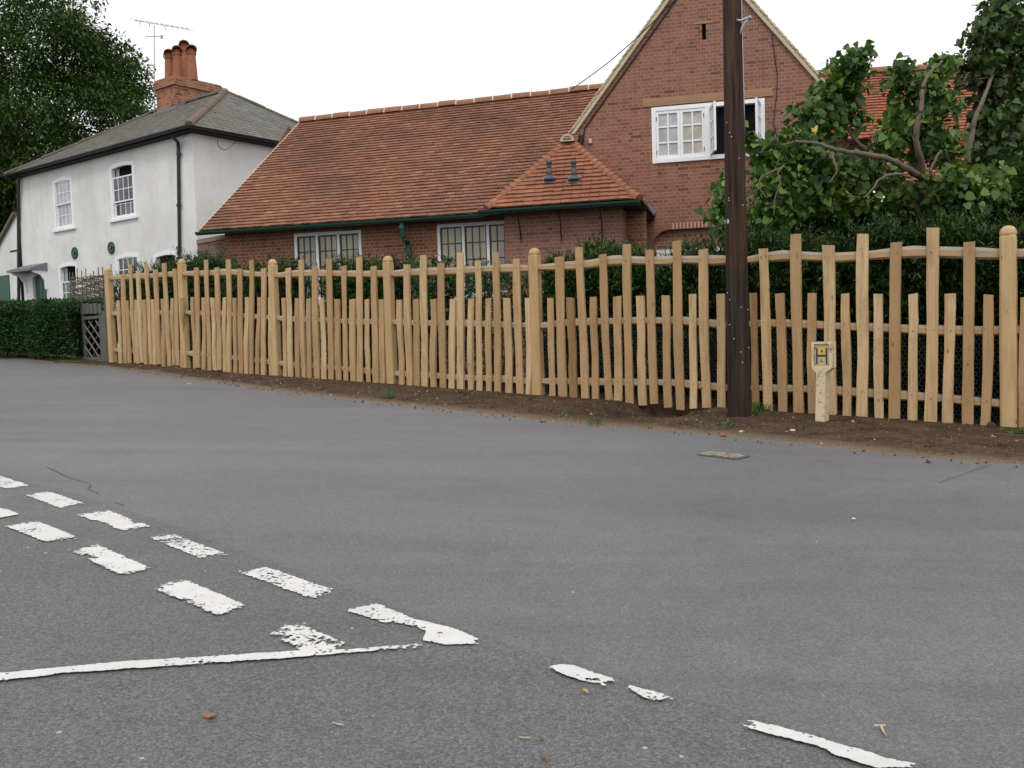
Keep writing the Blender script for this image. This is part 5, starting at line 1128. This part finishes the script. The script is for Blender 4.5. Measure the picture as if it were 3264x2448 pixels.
b=MB(); 
for q in((cFL,cFR,rA,rB),(cFR,cBR,rA),(cBR,cBL,rB,rA),(cBL,cFL,rB)): b.poly([p-UP*.02 for p in q])
b.build('roof_deck',M['soffit'],wh)
for a,c,mt in((cFR,rA,'oldridge'),(cFL,rB,'oldridge2'),(cBR,rA,'oldridge2')): ridge_run('hip',wh,a+UP*.03,c+UP*.03,.10 if mt=='oldridge' else .07,M[mt],.40,False,.004)
ridge_run('ridge',wh,rB+UP*.03,rA+UP*.03,.10,M['oldridge2'],.40,False,.004)
q=lambda x,y,w_=.06: FW.p(*FW.px(x,y,w_),w_)
b=MB(); b.tube([q(553,432,.30),q(556,443,.28),q(567,452,.1),q(568,470),q(570,640),q(572,820),q(573,960)],.042,8); 
for y in(492,655,790): a=q(569,y); b.tube([a+UP*.03,a-UP*.03],.055,8); b.bar(a-uW*.02,a+uW*.13,.02,.02)
b.build('downpipe',M['black'],wh,smooth=False)
b=MB(); b.tube([q(59,560,.1),q(59,700),q(60,980)],.05,8); a=q(59,798); b.tube([a,a-uW*.5],.03,6); b.build('downpipe',M['black'],wh)
b=MB(); sq=lambda x,y: FSd.p(*FSd.px(x,y,.012),.012); b.tube([sq(692,432),sq(694,462),sq(704,473),sq(718,478),sq(735,468),sq(752,452),sq(762,446)],.006,5); b.build('cable',M['cable'],wh)
# chimney
nF=nrm(np.cross(cFR-cFL,rA-cFL)); nF=nF if nF[2]>0 else -nF
pc=onplane(561,346,cFR,nF); uc=float((pc-FW.o)@uW); wc=float((pc-FW.o)@nW)
FCh=Frame(FW.p(uc,0,wc),uW,nW); FCs=Frame(FW.p(uc,0,wc),-nW,uW)
cwid=uc-FCh.px(500,340)[0]- 0; cwid=-FCh.px(500,340)[0]; clen=FCs.px(703,280)[0]; ctop=FCh.px(561,237)[1]; cband=FCh.px(561,268)[1]; print('chimney',cwid,clen,ctop,pc)
cwid=min(max(cwid,.5),1.3); clen=min(max(clen,.8),2.2)
b=MB()
def cbox(u0,u1,v0,v1,w0,w1,name,mat,parent):
    b=MB()
    for a,c,du in(((u0,w1),(u1,w1),u1-u0),((u1,w1),(u1,w0),w1-w0),((u1,w0),(u0,w0),u1-u0),((u0,w0),(u0,w1),w1-w0)):
        b.quad(FCh.p(a[0],v0,a[1]),FCh.p(c[0],v0,c[1]),FCh.p(c[0],v1,c[1]),FCh.p(a[0],v1,a[1]),0,[(0,v0),(du,v0),(du,v1),(0,v1)])
    b.quad(FCh.p(u0,v1,w0),FCh.p(u1,v1,w0),FCh.p(u1,v1,w1),FCh.p(u0,v1,w1),0,[(0,0),(.1,0),(.1,.02),(0,.02)]); b.quad(FCh.p(u0,v0,w0),FCh.p(u1,v0,w0),FCh.p(u1,v0,w1),FCh.p(u0,v0,w1),0,[(0,0),(.1,0),(.1,.02),(0,.02)])
    return b.build(name,mat,parent)
ch=cbox(-cwid,0,ve+.3,cband,-clen,0,'chimney',M['stackbrick'],wh)
cbox(-cwid-.06,.06,cband,ctop-.06,-clen-.06,.06,'band',M['stackbrick'],ch); cbox(-cwid-.02,.02,ctop-.06,ctop,-clen-.02,.02,'band',M['stackbrick'],ch)
b=MB(); n=9
for k in range(n):
    d=clen*k/n; z=pc[2]+d*(rz-ve)/(hd+ov); b.fbox(Frame(FCh.o,-nW,uW),d,d+clen/n,z-.1,z+.12,.002,.012)
b.fbox(FCh,-cwid-.01,.012,pc[2]-.12,pc[2]+.10,.002,.014); b.build('flashing',M['lead'],ch)
for px,pt,off in((541,163,.30),(567.5,151,.30),(613,149,.42),(590,128,.75)):
    w_=-clen*off; a=FCh.px(px,240,w_); c=FCh.px(px,pt,w_); h=c[1]-ctop; p=FCh.p(a[0],ctop-.01,w_); r=.145
    b=MB(); b.lathe(p,[(r*1.08,0),(r*1.04,h*.2),(r*.9,h*.6),(r*.84,h*.78),(r*1.0,h*.79),(r*1.02,h*.84),(r*.86,h*.85),(r*.86,h*.93),(r*.8,h*.94)],18); 
    ax=nrm(uW*.75+nW*.45); top=p+UP*(h*.90); vs=[];nn=10
    for e in(-.24,.24):
        for k in range(nn+1):
            an=math.pi*k/nn; s=nrm(np.cross(ax,UP)); vs.append(top+ax*e+s*r*1.08*math.cos(an)+UP*r*.85*math.sin(an))
        for k in range(nn,-1,-1):
            an=math.pi*k/nn; vs.append(top+ax*e+s*r*.92*math.cos(an)+UP*r*.70*math.sin(an))
    K=2*(nn+1); b.add(vs,[(k,(k+1)%K,K+(k+1)%K,K+k) for k in range(K)]+[tuple(range(K-1,-1,-1)),tuple(range(K,2*K))]); b.build('chimney_pot',M['terra'],ch,smooth=False)
# aerial on a mast behind the chimney
Da=FCh.p(-cwid,0,-.4)[1]; A=lambda x,y,d=0: depth(x/2.033,y/2.033,Da+d)
ae=thing('tv_aerial',A(1000,720),'thin television aerial with long tilted boom on a mast beside the chimney','aerial')
b=MB(); b.tube([A(1003,760),A(999,165)],.014,6); b.build('mast',M['metal'],ae)
b=MB(); b.tube([A(870,130,-.3),A(1228,190,.5)],.008,5)
for k in range(12):
    t=k/11; p=A(870,130,-.3)*(1-t)+A(1228,190,.5)*t; hh=.10+.02*(k%3); b.tube([p-nrm(V(.3,.9,.0))*.2+UP*.0,p+nrm(V(.3,.9,0))*.2],.006,4); 
for x,y in((905,134),(968,150),(1068,168)): b.tube([A(x,y),A(x+3,y+26)],.012,4)
b.build('boom',M['metal'],ae)
b=MB(); b.tube([A(940,238),A(1050,236)],.012,5); b.tube([A(1048,228),A(1048,250)],.035,6); b.build('dipole',M['metal'],ae)
# annexe on the left of the white house
FA=Frame(FW.p(-Lf-.05,0,-.5),uW,nW); ann=thing('annexe',FA.p(-1.5,gz(*FA.p(-1.5,0)[:2])),'low white rendered annexe with sloping roof and green door at the far left','outbuilding')
a0=FA.px(50,690); a1=FA.px(0,782); sl2=(a1[1]-a0[1])/(a1[0]-a0[0]); uX=-4.5
adl,adr=FA.px(-20,920)[0],FA.px(32,920)[0]; adv=FA.px(20,877)[1]
ue=min(a0[0]+.05,.0); top_=lambda u:a0[1]+sl2*(u-a0[0]); uX=a0[0]-(a0[1]-gl2-1.9)/abs(sl2)
wall('wall',ann,FA,[(uX,gl2),(ue,gl2),(ue,top_(ue)),(uX,top_(uX))],[rect(max(adl,uX+.1),adr,gl2+.3,min(adv,top_(adl)-.15))] if False else [],M['render'])
b=MB(); b.fbox(FA,adl,adr,gl2+.3,adv,.0,.03); b.build('door',M['door'],ann)
b=MB(); b.hexa([FA.p(ue,top_(ue),-4),FA.p(uX-.2,top_(uX-.2),-4),FA.p(uX-.2,top_(uX-.2)+.10,-4),FA.p(ue,top_(ue)+.10,-4)],[FA.p(ue,top_(ue),.12),FA.p(uX-.2,top_(uX-.2),.12),FA.p(uX-.2,top_(uX-.2)+.10,.12),FA.p(ue,top_(ue)+.10,.12)]); b.build('roof',M['slate'],ann)
# ------------------------------------------------------------------ heart-leaved tree on the right and the ivy-clad one at the edge
Z4q=lambda x,y,D: depth(2176+x/2.033,y/2.033,D)
def limb_tree(name,label,cat,D,limbs,clusters,mat,shape,lsize,seed,base_px,drop=.55,yel=0,spread=1.,mult=1.):
    rg=np.random.default_rng(seed); bp=Z4q(*base_px,D); base=V(bp[0],bp[1],gz(bp[0],bp[1])); t=thing(name,base,label,cat)
    b=MB(); allp=[]
    for pts,r0,r1 in limbs:
        P_=[Z4q(x,y,D+d) for x,y,d in pts]; 
        n=len(P_); Q=[]; 
        for i in range(n-1):                                   # Catmull-Rom
            p0,p1,p2,p3=P_[max(i-1,0)],P_[i],P_[i+1],P_[min(i+2,n-1)]
            for k in range(5):
                s=k/5; Q.append(.5*((2*p1)+(p2-p0)*s+(2*p0-5*p1+4*p2-p3)*s*s+(3*p1-p0-3*p2+p3)*s**3))
        Q.append(P_[-1]); m=len(Q); Q=[q+rdir2(rg,1)[0]*.006 for q in Q]; b.tube(Q,[(r0+(r1-r0)*i/(m-1))*rg.uniform(.88,1.15) for i in range(m)],8); allp+=Q
    b.build('trunk',M['bark'],t,smooth=True); allp=np.array(allp)
    pos=[];org=[]; tw=MB()
    for cx,cy,rx,ry,dd,dz,n in clusters:
        c=Z4q(cx,cy,D+dd); k=D/FPX/2.033*spread; n=int(n*mult); v=rdir2(rg,n)*(rg.random(n)**.42)[:,None]; nt_=max(3,n//26)
        tips=rdir2(rg,nt_)*(rg.random(nt_)**.4)[:,None]; q=c+V(1,0,0)*(v[:,:1]*rx*k)+V(0,0,1)*(v[:,2:]*ry*k)+V(0,1,0)*(v[:,1:2]*dz)
        T=c+V(1,0,0)*(tips[:,:1]*rx*k)+V(0,0,1)*(tips[:,2:]*ry*k)+V(0,1,0)*(tips[:,1:2]*dz)
        near=allp[np.argmin(((allp-c)**2).sum(1))]
        v=v*np.where(rg.random(n)<.28,1.38,1.)[:,None]; idx=rg.integers(0,nt_,n); f=rg.random(n)[:,None]**.6; st=near+(c-near)*.6; onp=st+(T[idx]-st)*f+rdir2(rg,n)*.10
        q=np.where(rg.random(n)[:,None]<.5,onp,q); pos.append(q)
        for e in T[:max(3,nt_//2)]:
            m_=(st+e)/2+V(0,0,.08); tw.tube([near+(st-near)*.2,st,m_,e],[.010,.008,.006,.003],5)
    tw.build('twig',M['bark'],t)
    pos=np.concatenate(pos); n=len(pos); dr=rdir2(rg,n)*.75+np.array([0,-.25,-drop]); up=rdir2(rg,n)*.85+np.array([-.1,-.55,.75])
    s=lsize*rg.uniform(.45,1.35,n); leaves('foliage',pos,dr,up,s,s*.92,shape,M[mat],t)
    if yel:
        for i in rg.integers(0,n,yel): i=[int(i)]; leaves('yellow_leaf',pos[i]+np.array([0,-.1,-.05]),dr[i],up[i],s[i],s[i]*.8,shape,M['yellow'],t)
    return t
limbs=[([(1590,1620,.3),(1570,1400,.1),(1560,1200,-.1),(1545,1050,-.3),(1515,930,-.42),(1520,800,-.46),(1545,700,-.44),(1560,560,-.4),(1600,480,-.36),(1680,400,-.3)],.052,.014),
 ([(1575,1430,.2),(1650,1200,.0),(1560,1160,-.2),(1450,1090,-.55),(1330,1030,-.7),(1200,1005,-.8),(1080,985,-.85),(960,960,-.9),(860,925,-.85),(740,920,-.8),(640,940,-.8)],.046,.010),
 ([(1590,1380,.2),(1530,1120,.1),(1430,1075,.1),(1300,1000,.1),(1180,960,.1),(1060,820,.2),(1050,700,.2),(1060,560,.2),(1100,440,.2),(1170,360,.2)],.035,.008),
 ([(1600,1500,.3),(1500,1330,.3),(1400,1250,.3)],.05,.02),
 ([(1640,1170,-.5),(1605,1110,-.55),(1640,1030,-.55),(1670,980,-.5)],.018,.01),
 ([(1470,1150,-.5),(1380,1125,-.7),(1280,1160,-.8),(1230,1230,-.85),(1170,1280,-.85)],.02,.008),
 ([(960,975,-.88),(980,1050,-.95),(1000,1110,-1.),(950,1190,-1.)],.014,.006),
 ([(660,1080,-.95),(560,1120,-.98),(500,1160,-1.),(500,1220,-1.),(540,1280,-1.)],.012,.006),
 ([(660,1070,-.95),(620,1110,-.98),(630,1190,-1.),(600,1280,-1.),(590,1400,-1.)],.013,.005),
 ([(1620,1500,.2),(1780,1350,.1),(1900,1250,0)],.04,.015)]
K=lambda *a:a
cl=[K(1090,430,120,110,.2,.3,170),K(1170,350,45,60,.2,.15,36),K(1000,500,110,90,.2,.3,110),K(960,600,120,90,.2,.3,130),K(820,740,130,85,.1,.3,150),K(980,720,120,100,.2,.3,150),K(900,850,110,80,.1,.3,130),K(1110,760,60,110,.2,.2,70),K(1120,560,70,70,.2,.2,60),
 K(740,900,90,50,-.4,.25,70),K(560,1000,130,110,-.5,.35,190),K(720,1010,120,100,-.5,.3,150),K(560,1180,110,140,-.5,.35,200),K(700,1180,130,130,-.5,.35,190),K(640,1360,110,110,-.45,.3,150),K(520,1400,80,110,-.4,.3,110),K(870,1080,140,110,-.4,.4,200),K(1000,1180,150,110,-.4,.4,200),K(1160,1090,130,80,-.3,.4,150),K(900,1280,150,90,-.3,.4,170),K(1080,1320,140,90,-.2,.4,120),K(1250,1140,110,90,-.2,.4,110),
 K(1400,480,75,70,0,.25,80),K(1360,560,70,50,0,.25,50),K(1680,400,60,60,0,.25,60),K(1520,640,130,120,0,.4,200),K(1620,560,110,100,0,.3,130),K(1440,780,120,100,0,.4,170),K(1600,830,120,120,0,.4,190),K(1720,690,70,70,0,.3,70),K(1350,900,110,90,0,.4,130),K(1700,950,140,120,.1,.4,190),K(1500,1000,120,90,.2,.4,80),
 K(1700,1180,110,90,-.4,.35,130),K(1850,1260,170,130,-.5,.4,280),K(1960,1180,130,110,-.4,.4,170),K(1700,1320,120,70,-.3,.3,90),K(1380,1290,120,110,.2,.4,90),K(250,1250,45,80,-.3,.25,75),K(240,1380,60,90,-.3,.25,85),K(250,1470,40,60,-.3,.25,40),K(430,930,30,70,-.5,.2,25)]
limb_tree('heart_leaved_tree','spreading tree with large heart-shaped green leaves and a bare arching limb right of the pole','tree',10.9,limbs,cl,'heart',HEART,.086,41,(1590,1620),yel=6,spread=1.3,mult=1.4)
limbs2=[([(2090,1700,.3),(2085,1200,.2),(2110,700,.2),(2090,300,.2),(2120,-200,.2)],.13,.07),([(1845,1180,-.4),(1850,1000,-.45),(1880,850,-.4),(1890,780,-.4),(1950,640,-.3),(2010,480,-.1)],.036,.022),([(2080,600,.2),(1960,350,.1),(1900,250,0)],.03,.01)]
cl2=[K(2120,100,150,220,.2,.5,900),K(2140,420,150,220,.2,.5,900),K(2060,700,170,200,.2,.5,900),K(2110,1000,150,220,.2,.5,900),K(2140,1280,140,180,.3,.5,700),K(1990,980,110,150,.2,.4,420),K(1950,800,80,110,.2,.4,260),K(1960,560,110,120,.2,.4,330),K(1930,440,90,110,.1,.4,260),K(1960,240,90,110,.1,.35,260),K(1860,240,70,60,.1,.3,110),K(1950,140,70,70,.1,.3,130),K(2010,40,90,90,.1,.3,200),K(1830,410,80,70,.1,.3,140),K(1800,520,70,60,.1,.3,90),K(2300,500,180,700,.3,.6,2600),K(1910,880,70,120,.3,.4,150),K(2050,330,100,160,.2,.4,420)]
limb_tree('ivy_clad_tree','dark ivy-covered tree filling the right edge of the view','tree',11.9,limbs2,cl2,'ivy',HEART,.085,42,(2090,1650),drop=.5,mult=.62)
# ------------------------------------------------------------------ small things on the ground
def weed(name,label,px,py,n,L,seed,tall=False,mat='weed',spread=.09,cat='weed'):
    rg=np.random.default_rng(seed); p=ground(px,py,.02); p[2]=max(p[2],verge_z(p[0],p[1])-.005) if py<1480 else p[2]
    dr=rdir2(rg,n)*np.array([1,1,.3])+np.array([0,0,1.1 if tall else .5]); pos=p+rdir2(rg,n)*np.array([spread,spread,.012])
    o=leaves(name,pos,dr,rdir2(rg,n)+UP,L*rg.uniform(.5,1.2,n),L*(.10 if tall else .42)*rg.uniform(.7,1.2,n),NEED if tall else LEAF,M[mat],None,p); return tag(o,label,cat)
weed('weed','leafy green weed tuft at the right foot of the telegraph pole',2385,1330,60,.075,1,spread=.10)
weed('weed','low pale green weed in front of the telegraph pole',2318,1356,34,.055,2,spread=.08)
weed('grass_tuft','tall thin grass tuft beside the pole foot weeds',2425,1320,60,.12,3,True,spread=.07,cat='grass tuft')
weed('grass_tuft','bright grass tuft on the verge below the fourth round-topped post',1233,1268,50,.10,4,True,spread=.07,cat='grass tuft')
weed('grass_tuft','grass tuft in the dip of the verge near the road edge',1895,1348,36,.08,5,True,spread=.06,cat='grass tuft')
weed('grass_tuft','small grass tuft between the fifth post and the dip of the verge',1815,1318,40,.07,6,True,spread=.06,cat='grass tuft')
weed('weed','dark weed by the foot of the last post at the right edge',3255,1388,50,.07,7,spread=.10)
weed('grass_tuft','short grass blades at the foot of the concrete hydrant post',2585,1322,30,.08,8,True,spread=.05,cat='grass tuft')
weed('grass_tuft','straggling grass on the verge just left of the pole weeds',2245,1365,34,.06,9,True,spread=.06,cat='grass tuft')
weed('weed','weeds along the foot of the clipped hedge by the gate',215,1155,60,.07,10,spread=.22)
def stone(name,label,cat,px,py,r,mat,seed,flat=.6,z=.004):
    rg=np.random.default_rng(seed); p=ground(px,py,z)
    if py<1480 and px>300: p[2]=max(p[2],verge_z(p[0],p[1]))
    bm=bmesh.new(); bmesh.ops.create_icosphere(bm,subdivisions=2,radius=r)
    for v in bm.verts: v.co=Vector((v.co.x*(1+.3*math.sin(v.co.y*90+seed)),v.co.y*.8,v.co.z*flat+flat*r*.6))*(1+.12*math.sin(v.co.x*140+seed*2))
    me=bpy.data.meshes.new(name); bm.to_mesh(me); bm.free(); me.materials.append(mat); o=bpy.data.objects.new(name,me); C.objects.link(o); o.location=tuple(p); return tag(o,label,cat)
stone('brick_fragment','orange brick fragment lying on the road edge below the pole','brick fragment',2306,1391,.026,M['arch'],1)
stone('stone','pale angular stone on the verge left of the hydrant post','stone',2527,1380,.018,M['mortar'],2)
stone('stone','buff stone on the verge below the leafy weed','stone',2361,1381,.018,M['verge'],3)
stone('stone','orange pebble on the verge at the far right','stone',3240,1422,.018,M['arch'],4)
stone('stone','grey clod of soil at the foot of the last short pale','stone',3160,1381,.036,M['soil'],5,.9)
stone('stone','pale chip on the far road left of the fence','stone',602,1225,.03,M['mortar'],6,.2)
stone('stone','dark red pebble on the near road at lower left','stone',661,2286,.009,M['terra'],7)
stone('stone','tiny white chip in the middle of the smooth road','stone',2722,1655,.008,M['mortar'],8)
def twig(label,pts,r=.003,mat='verge',cat='twig',name='twig'):
    b=MB(); q=[ground(x,y,.008) for x,y in pts[0]]; b.tube(q,[r]*len(q),5)
    for e in pts[1:]: b.tube([ground(x,y,.009) for x,y in e],[r*.8]*len(e),5)
    o=b.build(name,M[mat],None,loc=q[0]); return tag(o,label,cat)
twig('pale T-shaped twig on the road at lower right',[[(2786,2313),(2807,2312),(2815,2330),(2826,2344),(2816,2330),(2808,2312),(2822,2313)]],.0028)
twig('short straw lying on the near road below the line',[[(1060,2302),(1078,2308),(1095,2311)]],.0016)
twig('small straw near the bottom centre of the road',[[(1655,2349),(1668,2351),(1690,2351)]],.0016)
def leaf_on(label,px,py,L,mat,seed,z=.012):
    rg=np.random.default_rng(seed); p=ground(px,py,z)
    if py<1480: p[2]=max(p[2],verge_z(p[0],p[1]))+.006
    d=rdir2(rg,1)*np.array([1,1,.1]); o=leaves('fallen_leaf',p[None],d,np.array([[.1,.2,1.]]),np.array([L]),np.array([L*.8]),LEAF,mat,None,p); return tag(o,label,'leaf')
M['dead']=m_leaf('dead_leaf',[(.24,.12,.05),(.34,.19,.08)],.1,.2,.6,3.)
leaf_on('curled brown dead leaf on the near road below the give-way marks',661,2288,.03,M['dead'],1); leaf_on('small orange leaf on the road below the short rounded dash',1860,2194,.022,M['yellow'],2)
leaf_on('buff leaf on the near road towards the bottom right of centre',1724,2404,.024,M['dead'],3); leaf_on('dead leaf on the verge right of the hydrant post',2860,1377,.05,M['dead'],4); leaf_on('pale dead leaf near the verge edge at right',2966,1440,.045,M['dead'],5); leaf_on('tan leaf on the road at the lower edge near the centre',1722,2355,.018,M['dead'],6)
